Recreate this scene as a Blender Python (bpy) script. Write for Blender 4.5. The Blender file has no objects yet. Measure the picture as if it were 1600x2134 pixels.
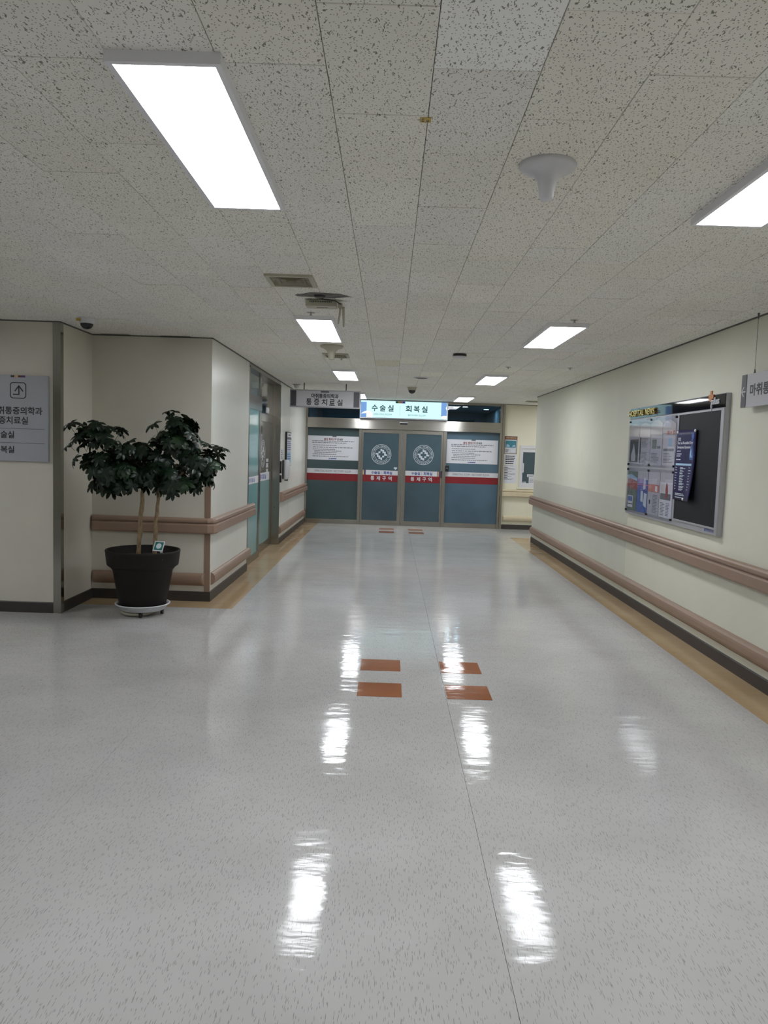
import bpy, bmesh, math, random
from mathutils import Vector, Matrix

scene = bpy.context.scene
COL = scene.collection
PI = math.pi

# ------------------------------------------------------------------ camera, world, exposure
F_PX, PITCH, YAW, ROLL, EYE = 1586.54, 0.0802918, -0.00506239, 0.0319551, 1.59457
ZC = 2.6596                      # ceiling height
cam_data = bpy.data.cameras.new('camera')
cam_data.sensor_fit = 'HORIZONTAL'
cam_data.sensor_width = 36.0
cam_data.lens = 36.0 * F_PX / 1600.0
cam_data.clip_start = 0.05
cam_data.clip_end = 80
cam = bpy.data.objects.new('camera', cam_data)
COL.objects.link(cam)
_fw = Vector((math.sin(YAW), math.cos(YAW), 0)); _rt = Vector((math.cos(YAW), -math.sin(YAW), 0)); _up = Vector((0, 0, 1))
_cp, _sp = math.cos(PITCH), math.sin(PITCH)
_fw, _up = _fw * _cp - _up * _sp, _fw * _sp + _up * _cp
_cr, _sr = math.cos(ROLL), math.sin(ROLL)
_rt, _up = _rt * _cr + _up * _sr, _up * _cr - _rt * _sr
_m = Matrix.Identity(4)
for _i in range(3):
    _m[_i][0], _m[_i][1], _m[_i][2] = _rt[_i], _up[_i], -_fw[_i]
_m[2][3] = EYE
cam.matrix_world = _m
scene.camera = cam

world = bpy.data.worlds.new('world')
scene.world = world
world.use_nodes = True
world.node_tree.nodes['Background'].inputs[0].default_value = (0.8, 0.85, 0.9, 1)
world.node_tree.nodes['Background'].inputs[1].default_value = 0.05

scene.view_settings.view_transform = 'Standard'
scene.view_settings.look = 'None'
scene.view_settings.gamma = 1.0
scene.view_settings.use_curve_mapping = False
scene.view_settings.exposure = 0.35
PANEL_LIGHT = 17.0               # radiance of the ceiling light panels' diffusers

# ------------------------------------------------------------------ geometry helpers
ORG = {}


class MB:
    """collects boxes, prisms, tubes and lathes; build() links them as ONE mesh object"""

    def __init__(s):
        s.v, s.f, s.mi, s.sm = [], [], [], []

    def add(s, vs, fs, mi=0, smooth=False):
        o = len(s.v)
        s.v += [Vector(p) for p in vs]
        s.f += [[i + o for i in f] for f in fs]
        s.mi += [mi] * len(fs)
        s.sm += [smooth] * len(fs)
        return s

    def box(s, x0, x1, y0, y1, z0, z1, mi=0):
        x0, x1 = min(x0, x1), max(x0, x1); y0, y1 = min(y0, y1), max(y0, y1); z0, z1 = min(z0, z1), max(z0, z1)
        vs = [(x, y, z) for z in (z0, z1) for y in (y0, y1) for x in (x0, x1)]
        return s.add(vs, [(0, 2, 3, 1), (4, 5, 7, 6), (0, 1, 5, 4), (2, 6, 7, 3), (0, 4, 6, 2), (1, 3, 7, 5)], mi)

    def pbox(s, pl, a0, a1, b0, b1, d0, d1, mi=0):
        a0, a1 = min(a0, a1), max(a0, a1); b0, b1 = min(b0, b1), max(b0, b1); d0, d1 = min(d0, d1), max(d0, d1)
        vs = [pl.at(a, b, d) for d in (d0, d1) for b in (b0, b1) for a in (a0, a1)]
        return s.add(vs, [(0, 2, 3, 1), (4, 5, 7, 6), (0, 1, 5, 4), (2, 6, 7, 3), (0, 4, 6, 2), (1, 3, 7, 5)], mi)

    def ppoly(s, pl, pts, d0, d1, mi=0):
        """a polygon given counter-clockwise in plane coordinates, with thickness"""
        n = len(pts)
        vs = [pl.at(a, b, d0) for a, b in pts] + [pl.at(a, b, d1) for a, b in pts]
        fs = [list(range(n))[::-1], list(range(n, 2 * n))] + [(i, (i + 1) % n, n + (i + 1) % n, n + i) for i in range(n)]
        return s.add(vs, fs, mi)

    def tube(s, pts, rads, n=8, mi=0, cap=True):
        pts = [Vector(p) for p in pts]
        rings = []
        ref = Vector((0.31, 0.87, 0.12)).normalized()
        for i, p in enumerate(pts):
            t = (pts[min(i + 1, len(pts) - 1)] - pts[max(i - 1, 0)]).normalized()
            if abs(t.dot(ref)) > 0.95:
                ref = Vector((0.9, 0.1, 0.3)).normalized()
            u = (ref - t * ref.dot(t)).normalized(); w = t.cross(u)
            ref = u
            r = rads[i] if hasattr(rads, '__len__') else rads
            rings.append([p + u * r * math.cos(2 * PI * k / n) + w * r * math.sin(2 * PI * k / n) for k in range(n)])
        vs = [q for r in rings for q in r]
        fs = [(i * n + k, i * n + (k + 1) % n, (i + 1) * n + (k + 1) % n, (i + 1) * n + k) for i in range(len(pts) - 1) for k in range(n)]
        s.add(vs, fs, mi, True)
        if cap:
            o = len(s.v) - len(vs)
            s.f += [[o + k for k in range(n)][::-1], [o + (len(pts) - 1) * n + k for k in range(n)]]
            s.mi += [mi, mi]; s.sm += [False, False]
        return s

    def lathe(s, cx, cy, prof, n=32, mi=0, smooth=True):
        """profile of (radius, z); the faces look outward when z goes up on the outside"""
        vs, fs = [], []
        for r, z in prof:
            r = max(r, 1e-5)
            vs += [(cx + r * math.cos(2 * PI * k / n), cy + r * math.sin(2 * PI * k / n), z) for k in range(n)]
        for i in range(len(prof) - 1):
            for k in range(n):
                fs.append((i * n + k, i * n + (k + 1) % n, (i + 1) * n + (k + 1) % n, (i + 1) * n + k))
        return s.add(vs, fs, mi, smooth)

    def build(s, name, mats, parent=None, loc=None, bevel=0.0, kind=None):
        if name in ('print_lines', 'printed_text', 'heading_print', 'vent_slots'):
            kind = 'stuff'               # print and slots too small to pick apart
        if not isinstance(mats, (list, tuple)):
            mats = [mats]
        org = ORG.get(parent.name, Vector((0, 0, 0))) if parent is not None else (Vector(loc) if loc is not None else Vector((0, 0, 0)))
        me = bpy.data.meshes.new(name)
        me.from_pydata([tuple(p - org) for p in s.v], [], s.f)
        for m in mats:
            me.materials.append(m)
        me.polygons.foreach_set('material_index', s.mi)
        me.polygons.foreach_set('use_smooth', s.sm)
        if bevel:
            bm = bmesh.new(); bm.from_mesh(me)
            bmesh.ops.remove_doubles(bm, verts=bm.verts, dist=1e-6)
            es = [e for e in bm.edges if len(e.link_faces) == 2 and e.calc_face_angle(0) > 0.6]
            bmesh.ops.bevel(bm, geom=es, offset=bevel, segments=2, affect='EDGES', profile=0.6, clamp_overlap=True)
            bm.to_mesh(me); bm.free()
        me.update()
        o = bpy.data.objects.new(name, me)
        COL.objects.link(o)
        if parent is not None:
            o.parent = parent
        else:
            o.location = org
        ORG[o.name] = org
        if kind:
            o['kind'] = kind
        return o


def tag(o, label, cat, group=None, kind=None):
    o['label'] = label
    o['category'] = cat
    if group:
        o['group'] = group
    if kind:
        o['kind'] = kind
    return o


def thing(name, label, cat, loc, group=None, kind=None):
    o = bpy.data.objects.new(name, None)
    o.empty_display_size = 0.05
    COL.objects.link(o)
    o.location = loc
    ORG[o.name] = Vector(loc)
    return tag(o, label, cat, group, kind)


def copy_tree(o, loc=None, label=None, rotz=None):
    def rec(src, parent):
        c = src.copy(); COL.objects.link(c)
        ORG[c.name] = Vector((0, 0, 0))
        if parent is not None:
            c.parent = parent
        for ch in list(src.children):
            rec(ch, c)
        return c
    r = rec(o, None)
    if loc is not None:
        r.location = loc
    if rotz is not None:
        r.rotation_euler = (0, 0, rotz)
    if label:
        r['label'] = label
    return r


class Plane:
    """a flat face in the world: a runs along u, b along v, d out along n = u x v"""

    def __init__(s, o, u, v):
        s.o, s.u, s.v = Vector(o), Vector(u), Vector(v)
        s.n = s.u.cross(s.v)

    def at(s, a, b, d=0.0):
        return s.o + s.u * a + s.v * b + s.n * d


def facing_camera(y):            # a = X, b = Z, out towards -Y
    return Plane((0, y, 0), (1, 0, 0), (0, 0, 1))


def on_right_wall(x):            # a = -Y, b = Z, out towards -X
    return Plane((x, 0, 0), (0, -1, 0), (0, 0, 1))


def on_left_wall(x):             # a = Y, b = Z, out towards +X
    return Plane((x, 0, 0), (0, 1, 0), (0, 0, 1))


_TXT = {}


def text_shape(body, bold=0.0, spacing=1.0):
    key = (body, bold, spacing)
    if key not in _TXT:
        c = bpy.data.curves.new('lettering', 'FONT')
        c.body = body; c.offset = bold; c.space_character = spacing; c.resolution_u = 3
        o = bpy.data.objects.new('lettering', c)
        COL.objects.link(o)
        me = bpy.data.meshes.new_from_object(o.evaluated_get(bpy.context.evaluated_depsgraph_get()))
        _TXT[key] = ([v.co.copy() for v in me.vertices], [list(p.vertices) for p in me.polygons])
        bpy.data.objects.remove(o); bpy.data.curves.remove(c); bpy.data.meshes.remove(me)
    return _TXT[key]


def letters(mb, pl, body, a, b, h, d, width=None, bold=0.0, spacing=1.0, align='C', shear=0.0, depth=0.0, mi=0):
    """flat lettering centred on (a, b), h tall (its own bounding box); with depth, raised letters"""
    vs, fs = text_shape(body, bold, spacing)
    x0, x1 = min(v.x for v in vs), max(v.x for v in vs); y0, y1 = min(v.y for v in vs), max(v.y for v in vs)
    sy = h / (y1 - y0); sx = (width / (x1 - x0)) if width else sy
    off = {'C': (x0 + x1) / 2, 'L': x0, 'R': x1}[align]
    ym = (y0 + y1) / 2
    P = [(a + (v.x - off) * sx + shear * (v.y - ym) * sy, b + (v.y - ym) * sy) for v in vs]
    mb.add([pl.at(p, q, d + depth) for p, q in P], fs, mi)
    if depth:
        cnt = {}
        for f in fs:
            for i in range(len(f)):
                e = (f[i], f[(i + 1) % len(f)])
                cnt[e] = 1
        side = [e for e in cnt if (e[1], e[0]) not in cnt]
        vv = []; ff = []
        for e in side:
            k = len(vv)
            vv += [pl.at(*P[e[0]], d), pl.at(*P[e[1]], d), pl.at(*P[e[1]], d + depth), pl.at(*P[e[0]], d + depth)]
            ff.append((k, k + 1, k + 2, k + 3))
        mb.add(vv, ff, mi)
    return mb


def print_lines(mb, pl, a0, a1, rows, h, d, rnd, mi=0, fill=(0.6, 1.0), word=(0.03, 0.09)):
    """lines of print too small to read in the photograph: one bar for each word"""
    for b in rows:
        a, end = a0, a0 + (a1 - a0) * rnd.uniform(*fill)
        while a < end - 1e-4:
            w = min(rnd.uniform(*word) * (a1 - a0), end - a)
            mb.add([pl.at(a, b - h / 2, d), pl.at(a + w, b - h / 2, d), pl.at(a + w, b + h / 2, d), pl.at(a, b + h / 2, d)], [(0, 1, 2, 3)], mi)
            a += w + 0.014 * (a1 - a0)
    return mb


def sweep(mb, path, prof, side=1, end_caps=(False, False), mi=0):
    """an extrusion of a wall profile (distance from wall, z) along a plan path of wall points; side=+1 puts it left of the path"""
    pts = [Vector((p[0], p[1], 0)) for p in path]
    secs = []
    n = len(pts)
    for i, p in enumerate(pts):
        t0 = (pts[i] - pts[i - 1]).normalized() if i else None
        t1 = (pts[i + 1] - pts[i]).normalized() if i < n - 1 else None
        t0 = t0 or t1; t1 = t1 or t0
        n0 = Vector((-t0.y, t0.x, 0)) * side; n1 = Vector((-t1.y, t1.x, 0)) * side
        nm = (n0 + n1).normalized(); nm = nm / max(0.3, nm.dot(n0))
        secs.append((p, nm, 1.0))
    if end_caps[0]:
        t = (pts[0] - pts[1]).normalized(); p, nm, _ = secs[0]
        secs = [(p + t * e, nm, k) for e, k in ((0.03, 0.0), (0.03, 0.55), (0.024, 0.82), (0.012, 0.96))] + secs
    if end_caps[1]:
        t = (pts[-1] - pts[-2]).normalized(); p, nm, _ = secs[-1]
        secs = secs + [(p + t * e, nm, k) for e, k in ((0.012, 0.96), (0.024, 0.82), (0.03, 0.55), (0.03, 0.0))]
    m = len(prof)
    vs = [p + nm * (dd * k) + Vector((0, 0, z)) for p, nm, k in secs for dd, z in prof]
    fs = []
    for i in range(len(secs) - 1):
        for k in range(m):
            q = (i * m + k, i * m + (k + 1) % m, (i + 1) * m + (k + 1) % m, (i + 1) * m + k)
            fs.append(q if side > 0 else q[::-1])
    fs.append(list(range(m)) if side < 0 else list(range(m))[::-1])
    e = [(len(secs) - 1) * m + k for k in range(m)]
    fs.append(e[::-1] if side < 0 else e)
    return mb.add(vs, fs, mi)


# ------------------------------------------------------------------ materials
def new_mat(name):
    m = bpy.data.materials.new(name); m.use_nodes = True
    nt = m.node_tree
    return m, nt, nt.nodes['Principled BSDF']


def node(nt, typ, **kw):
    n = nt.nodes.new(typ)
    for k, v in kw.items():
        setattr(n, k, v)
    return n


def link(nt, a, b):
    nt.links.new(a, b)


def srgb(r, g, b):
    f = lambda c: c / 12.92 if c <= 0.04045 else ((c + 0.055) / 1.055) ** 2.4
    return (f(r / 255), f(g / 255), f(b / 255), 1)


def mat(name, col, rough=0.5, metal=0.0, var=0.06, scale=6.0, bump=0.0, bscale=60.0, spec=0.5, stretch=(1, 1, 1), coat=0.0, rvar=0.0):
    """a principled material whose colour, gloss and relief carry a little procedural noise"""
    m, nt, p = new_mat(name)
    g = node(nt, 'ShaderNodeNewGeometry')
    mp = node(nt, 'ShaderNodeMapping'); mp.inputs['Scale'].default_value = stretch
    link(nt, g.outputs['Position'], mp.inputs['Vector'])
    nz = node(nt, 'ShaderNodeTexNoise'); nz.inputs['Scale'].default_value = scale; nz.inputs['Detail'].default_value = 3
    link(nt, mp.outputs[0], nz.inputs['Vector'])
    rp = node(nt, 'ShaderNodeValToRGB')
    c = col
    rp.color_ramp.elements[0].position = 0.3; rp.color_ramp.elements[1].position = 0.7
    rp.color_ramp.elements[0].color = (c[0] * (1 - var), c[1] * (1 - var), c[2] * (1 - var), 1)
    rp.color_ramp.elements[1].color = (min(1, c[0] * (1 + var)), min(1, c[1] * (1 + var)), min(1, c[2] * (1 + var)), 1)
    link(nt, nz.outputs['Fac'], rp.inputs[0]); link(nt, rp.outputs[0], p.inputs['Base Color'])
    p.inputs['Roughness'].default_value = rough; p.inputs['Metallic'].default_value = metal
    p.inputs['Specular IOR Level'].default_value = spec
    if coat:
        p.inputs['Coat Weight'].default_value = coat; p.inputs['Coat Roughness'].default_value = 0.05
    if rvar:
        mr = node(nt, 'ShaderNodeMapRange'); mr.inputs['To Min'].default_value = max(0, rough - rvar); mr.inputs['To Max'].default_value = rough + rvar
        link(nt, nz.outputs['Fac'], mr.inputs['Value']); link(nt, mr.outputs[0], p.inputs['Roughness'])
    if bump:
        nb = node(nt, 'ShaderNodeTexNoise'); nb.inputs['Scale'].default_value = bscale; nb.inputs['Detail'].default_value = 2
        link(nt, mp.outputs[0], nb.inputs['Vector'])
        b = node(nt, 'ShaderNodeBump'); b.inputs['Strength'].default_value = 1.0; b.inputs['Distance'].default_value = bump
        link(nt, nb.outputs['Fac'], b.inputs['Height']); link(nt, b.outputs[0], p.inputs['Normal'])
    return m


def emit(name, col, strength, edge=None):
    m, nt, p = new_mat(name)
    nt.nodes.remove(p)
    e = node(nt, 'ShaderNodeEmission'); e.inputs[0].default_value = col; e.inputs[1].default_value = strength
    link(nt, e.outputs[0], nt.nodes['Material Output'].inputs[0])
    return m


def vmath(nt, op, a, b=None):
    n = node(nt, 'ShaderNodeVectorMath', operation=op)
    for i, x in enumerate((a, b)):
        if x is None:
            continue
        if isinstance(x, (tuple, list)):
            n.inputs[i].default_value = x
        else:
            link(nt, x, n.inputs[i])
    return n


def fmath(nt, op, a, b=None, clamp=False):
    n = node(nt, 'ShaderNodeMath', operation=op, use_clamp=clamp)
    for i, x in enumerate((a, b)):
        if x is None:
            continue
        if isinstance(x, (int, float)):
            n.inputs[i].default_value = x
        else:
            link(nt, x, n.inputs[i])
    return n.outputs[0]


def tile_material():
    """mineral-fibre ceiling tile: pale board with pin holes, wandering fissures and screw heads near its corners"""
    m, nt, p = new_mat('mineral_tile')
    g = node(nt, 'ShaderNodeNewGeometry'); oi = node(nt, 'ShaderNodeObjectInfo'); tc = node(nt, 'ShaderNodeTexCoord')
    off = vmath(nt, 'SCALE', (7.3, 3.1, 0)); link(nt, oi.outputs['Random'], off.inputs['Scale'])
    pos = vmath(nt, 'ADD', g.outputs['Position'], off.outputs[0])
    wn = node(nt, 'ShaderNodeTexNoise'); wn.inputs['Scale'].default_value = 55; wn.inputs['Detail'].default_value = 1
    link(nt, pos.outputs[0], wn.inputs['Vector'])
    ws = vmath(nt, 'SUBTRACT', wn.outputs['Color'], (0.5, 0.5, 0.5)); ws2 = vmath(nt, 'MULTIPLY', ws.outputs[0], (0.022, 0.022, 0))
    wpos = vmath(nt, 'ADD', pos.outputs[0], ws2.outputs[0])
    masks = []

    def layer(sx, sy, rot, thr, keep, src, soft):
        mp = node(nt, 'ShaderNodeMapping'); mp.inputs['Scale'].default_value = (sx, sy, 1); mp.inputs['Rotation'].default_value = (0, 0, rot)
        link(nt, src, mp.inputs['Vector'])
        v = node(nt, 'ShaderNodeTexVoronoi', voronoi_dimensions='2D'); v.inputs['Scale'].default_value = 1
        link(nt, mp.outputs[0], v.inputs['Vector'])
        mr = node(nt, 'ShaderNodeMapRange'); mr.inputs['From Min'].default_value = thr; mr.inputs['From Max'].default_value = thr - soft
        link(nt, v.outputs['Distance'], mr.inputs['Value'])
        sc = node(nt, 'ShaderNodeSeparateColor'); link(nt, v.outputs['Color'], sc.inputs[0])
        k = fmath(nt, 'LESS_THAN', sc.outputs[0], keep)
        return fmath(nt, 'MULTIPLY', mr.outputs[0], k)
    masks.append(layer(75, 75, 0.3, 0.175, 0.60, pos.outputs[0], 0.07))
    masks.append(layer(95, 60, 1.1, 0.13, 0.30, pos.outputs[0], 0.05))
    masks.append(layer(60, 13, 0.40, 0.13, 0.56, wpos.outputs[0], 0.05))
    masks.append(layer(62, 14, -0.50, 0.125, 0.42, wpos.outputs[0], 0.05))
    masks.append(layer(60, 17, 1.4, 0.12, 0.14, wpos.outputs[0], 0.05))
    f = masks[0]
    for k in masks[1:]:
        f = fmath(nt, 'MAXIMUM', f, k)
    ab = vmath(nt, 'ABSOLUTE', tc.outputs['Object'])
    sub = vmath(nt, 'SUBTRACT', ab.outputs[0], (0.132, 0.272, 0)); fl = vmath(nt, 'MULTIPLY', sub.outputs[0], (1, 1, 0))
    ln = vmath(nt, 'LENGTH', fl.outputs[0])
    scr = fmath(nt, 'LESS_THAN', ln.outputs['Value'], 0.0045)
    scr = fmath(nt, 'MULTIPLY', scr, fmath(nt, 'GREATER_THAN', oi.outputs['Random'], 0.35))
    f = fmath(nt, 'MAXIMUM', f, scr)
    st = node(nt, 'ShaderNodeTexNoise'); st.inputs['Scale'].default_value = 1.3; st.inputs['Detail'].default_value = 3
    link(nt, g.outputs['Position'], st.inputs['Vector'])
    rp = node(nt, 'ShaderNodeValToRGB')
    rp.color_ramp.elements[0].position = 0.35; rp.color_ramp.elements[0].color = (0.87, 0.855, 0.79, 1)
    rp.color_ramp.elements[1].position = 0.65; rp.color_ramp.elements[1].color = (0.91, 0.90, 0.855, 1)
    link(nt, st.outputs['Fac'], rp.inputs[0])
    mixt = node(nt, 'ShaderNodeMix', data_type='RGBA', blend_type='MULTIPLY'); mixt.inputs[0].default_value = 1.0
    link(nt, rp.outputs[0], mixt.inputs[6]); link(nt, oi.outputs['Color'], mixt.inputs[7])
    mx = node(nt, 'ShaderNodeMix', data_type='RGBA')
    fs = fmath(nt, 'MULTIPLY', f, 0.85)
    link(nt, fs, mx.inputs[0]); link(nt, mixt.outputs[2], mx.inputs[6]); mx.inputs[7].default_value = (0.15, 0.143, 0.108, 1)
    link(nt, mx.outputs[2], p.inputs['Base Color'])
    p.inputs['Roughness'].default_value = 0.9; p.inputs['Specular IOR Level'].default_value = 0.15
    return m


def floor_material(name, ca, cb, cspeck, dens):
    """waxed sheet vinyl: fine dark flecks running along the corridor, a wavy polished film over it"""
    m, nt, p = new_mat(name)
    g = node(nt, 'ShaderNodeNewGeometry')
    pos = g.outputs['Position']
    n1 = node(nt, 'ShaderNodeTexNoise'); n1.inputs['Scale'].default_value = 1.6; n1.inputs['Detail'].default_value = 4
    link(nt, pos, n1.inputs['Vector'])
    rp = node(nt, 'ShaderNodeValToRGB')
    rp.color_ramp.elements[0].position = 0.35; rp.color_ramp.elements[0].color = ca
    rp.color_ramp.elements[1].position = 0.65; rp.color_ramp.elements[1].color = cb
    link(nt, n1.outputs['Fac'], rp.inputs[0])
    wn = node(nt, 'ShaderNodeTexNoise'); wn.inputs['Scale'].default_value = 40; wn.inputs['Detail'].default_value = 2
    link(nt, pos, wn.inputs['Vector'])
    ws = vmath(nt, 'SUBTRACT', wn.outputs['Color'], (0.5, 0.5, 0.5)); ws2 = vmath(nt, 'MULTIPLY', ws.outputs[0], (0.004, 0.006, 0))
    wpos = vmath(nt, 'ADD', pos, ws2.outputs[0])
    f = None
    for sx, sy, thr, keep, rot in ((66, 5.2, 0.10, dens * 1.5, 0.0), (90, 7, 0.105, dens * 1.5, 0.004), (125, 11, 0.12, dens * 1.4, -0.004), (75, 15, 0.11, dens * 1.2, 0.0)):
        mp = node(nt, 'ShaderNodeMapping'); mp.inputs['Scale'].default_value = (sx, sy, 1); mp.inputs['Rotation'].default_value = (0, 0, rot)
        link(nt, wpos.outputs[0], mp.inputs['Vector'])
        v = node(nt, 'ShaderNodeTexVoronoi', voronoi_dimensions='2D'); v.inputs['Scale'].default_value = 1
        link(nt, mp.outputs[0], v.inputs['Vector'])
        mr = node(nt, 'ShaderNodeMapRange'); mr.inputs['From Min'].default_value = thr; mr.inputs['From Max'].default_value = thr - 0.06
        link(nt, v.outputs['Distance'], mr.inputs['Value'])
        sc = node(nt, 'ShaderNodeSeparateColor'); link(nt, v.outputs['Color'], sc.inputs[0])
        k = fmath(nt, 'MULTIPLY', mr.outputs[0], fmath(nt, 'LESS_THAN', sc.outputs[0], keep))
        f = k if f is None else fmath(nt, 'MAXIMUM', f, k)
    mx = node(nt, 'ShaderNodeMix', data_type='RGBA')
    link(nt, fmath(nt, 'MULTIPLY', f, 0.56), mx.inputs[0]); link(nt, rp.outputs[0], mx.inputs[6]); mx.inputs[7].default_value = cspeck
    link(nt, mx.outputs[2], p.inputs['Base Color'])
    # polish: gloss that varies, shallow waves across the corridor and small scuffs
    n2 = node(nt, 'ShaderNodeTexNoise'); n2.inputs['Scale'].default_value = 2.2; n2.inputs['Detail'].default_value = 5; n2.inputs['Roughness'].default_value = 0.65
    link(nt, pos, n2.inputs['Vector'])
    mr = node(nt, 'ShaderNodeMapRange'); mr.inputs['From Min'].default_value = 0.3; mr.inputs['From Max'].default_value = 0.7
    mr.inputs['To Min'].default_value = FLOOR_ROUGH[0]; mr.inputs['To Max'].default_value = FLOOR_ROUGH[1]
    link(nt, n2.outputs['Fac'], mr.inputs['Value']); link(nt, mr.outputs[0], p.inputs['Roughness'])
    prev = None
    for sc, st, dist, det in ((1.0, (2.6, 6.0, 1), 0.0022, 2.0), (1.0, (5.5, 15, 1), 0.0010, 3.0), (1.0, (14, 42, 1), 0.00022, 3.0), (1.0, (80, 80, 1), 0.00003, 2.0)):
        mp = node(nt, 'ShaderNodeMapping'); mp.inputs['Scale'].default_value = st
        link(nt, pos, mp.inputs['Vector'])
        nb = node(nt, 'ShaderNodeTexNoise'); nb.inputs['Scale'].default_value = sc; nb.inputs['Detail'].default_value = det
        link(nt, mp.outputs[0], nb.inputs['Vector'])
        b = node(nt, 'ShaderNodeBump'); b.inputs['Strength'].default_value = 1; b.inputs['Distance'].default_value = dist
        link(nt, nb.outputs['Fac'], b.inputs['Height'])
        if prev is not None:
            link(nt, prev, b.inputs['Normal'])
        prev = b.outputs[0]
    link(nt, prev, p.inputs['Normal'])
    p.inputs['IOR'].default_value = 1.27
    return m


def glass_material(name, tint, ior=1.5):
    m, nt, p = new_mat(name)
    nt.nodes.remove(p)
    t = node(nt, 'ShaderNodeBsdfTransparent'); t.inputs[0].default_value = tint
    gl = node(nt, 'ShaderNodeBsdfGlossy'); gl.inputs['Roughness'].default_value = 0.02
    fr = node(nt, 'ShaderNodeFresnel'); fr.inputs[0].default_value = ior
    mx = node(nt, 'ShaderNodeMixShader')
    gg = node(nt, 'ShaderNodeNewGeometry')          # the pane's inner faces add no second reflection
    fq = fmath(nt, 'MULTIPLY', fr.outputs[0], fmath(nt, 'SUBTRACT', 1.0, gg.outputs['Backfacing']))
    link(nt, fq, mx.inputs[0]); link(nt, t.outputs[0], mx.inputs[1]); link(nt, gl.outputs[0], mx.inputs[2])
    link(nt, mx.outputs[0], nt.nodes['Material Output'].inputs[0])
    return m


FLOOR_ROUGH = (0.045, 0.13)
M = {}
M['tile'] = tile_material()
M['vinyl'] = floor_material('sheet_vinyl', (0.465, 0.458, 0.45, 1), (0.515, 0.508, 0.502, 1), (0.12, 0.11, 0.095, 1), 0.5)
M['border'] = floor_material('tan_vinyl', (0.41, 0.29, 0.165, 1), (0.48, 0.35, 0.21, 1), (0.24, 0.15, 0.08, 1), 0.2)
M['orange'] = floor_material('rust_vinyl', (0.27, 0.085, 0.028, 1), (0.33, 0.11, 0.038, 1), (0.17, 0.06, 0.025, 1), 0.3)
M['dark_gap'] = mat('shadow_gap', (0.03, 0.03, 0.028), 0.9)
M['wall'] = mat('cream_wallcovering', (0.725, 0.715, 0.605), 0.55, var=0.02, scale=3, bump=0.0004, bscale=400)
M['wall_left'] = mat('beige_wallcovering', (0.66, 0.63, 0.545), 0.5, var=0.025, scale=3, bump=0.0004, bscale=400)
M['wall_gloss'] = mat('satin_cream_paint', (0.74, 0.73, 0.67), 0.30, var=0.02, scale=3, bump=0.0003, bscale=250)
M['wall_far'] = mat('warm_cream_paint', (0.78, 0.75, 0.60), 0.5, var=0.02, scale=3)
M['wainscot'] = mat('grey_green_satin_paint', (0.65, 0.65, 0.555), 0.35, var=0.02, scale=3)
M['base'] = mat('dark_brown_rubber', (0.050, 0.042, 0.038), 0.45, var=0.08)
M['rail'] = mat('mauve_brown_vinyl', (0.30, 0.20, 0.145), 0.38, var=0.04, bump=0.0001, bscale=700)
M['rail_tan'] = mat('cream_tan_vinyl', (0.62, 0.53, 0.37), 0.4, var=0.04)
M['steel'] = mat('brushed_steel', (0.40, 0.38, 0.34), 0.24, metal=1.0, var=0.10, scale=3, stretch=(1, 1, 60), rvar=0.06)
M['steel_v'] = mat('brushed_steel_upright', (0.36, 0.34, 0.305), 0.26, metal=1.0, var=0.035, scale=3, stretch=(80, 80, 0.6), rvar=0.03)
M['header'] = mat('brushed_header_steel', (0.52, 0.50, 0.46), 0.30, metal=1.0, var=0.06, scale=3, stretch=(1, 1, 60))          # brushed along its length
_p = M['header'].node_tree.nodes['Principled BSDF']
_p.inputs['Anisotropic'].default_value = 0.9
_t = M['header'].node_tree.nodes.new('ShaderNodeCombineXYZ'); _t.inputs[2].default_value = 1.0
M['header'].node_tree.links.new(_t.outputs[0], _p.inputs['Tangent'])
M['mirror'] = mat('polished_steel', (0.48, 0.47, 0.44), 0.09, metal=1.0, var=0.05, scale=2, bump=0.002, bscale=2.2)
M['film_glow'] = mat('frosted_glass_painted_glow', (0.068, 0.125, 0.175), 0.30, var=0.22, scale=0.9, coat=0.35)  # right panel: light from the room behind put into a brighter blue
M['film'] = mat('blue_grey_frosted_glass', (0.054, 0.098, 0.125), 0.30, var=0.22, scale=0.9, coat=0.35)
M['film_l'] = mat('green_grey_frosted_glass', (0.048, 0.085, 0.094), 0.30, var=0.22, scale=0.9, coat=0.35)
M['clear_dark'] = mat('dark_grey_green_glass', (0.075, 0.075, 0.062), 0.1, var=0.15, scale=1.5, coat=0.4)
M['steel_p'] = mat('polished_corner_steel', (0.40, 0.39, 0.36), 0.11, metal=1.0, var=0.05, scale=2, bump=0.0015, bscale=1.5)
M['teal'] = mat('teal_frosted_glass', (0.19, 0.37, 0.38), 0.22, var=0.08, scale=0.8, coat=0.4)
M['teal_d'] = mat('deep_teal_glass', (0.06, 0.13, 0.13), 0.12, var=0.1, scale=0.8, coat=0.5)
M['transom'] = glass_material('tinted_clear_glass', (0.50, 0.66, 0.74, 1))
M['red'] = mat('crimson_film', (0.22, 0.010, 0.016), 0.4, var=0.05)
M['white'] = mat('white_film', (0.62, 0.63, 0.66), 0.45, var=0.02)
M['paper'] = mat('white_paper', (0.66, 0.67, 0.72), 0.7, var=0.02)
M['paper_g'] = mat('greyish_newsprint', (0.46, 0.46, 0.50), 0.75, var=0.04, scale=30)
M['flap'] = mat('cream_paper_fold', (0.60, 0.58, 0.56), 0.7, var=0.03)
M['ink'] = mat('black_ink', (0.018, 0.018, 0.022), 0.5)
M['ink_soft'] = mat('grey_ink', (0.12, 0.12, 0.14), 0.6)
M['ink_blue'] = mat('blue_ink', (0.03, 0.07, 0.30), 0.5)
M['ink_red'] = mat('dark_red_ink', (0.20, 0.02, 0.03), 0.5)
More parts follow.
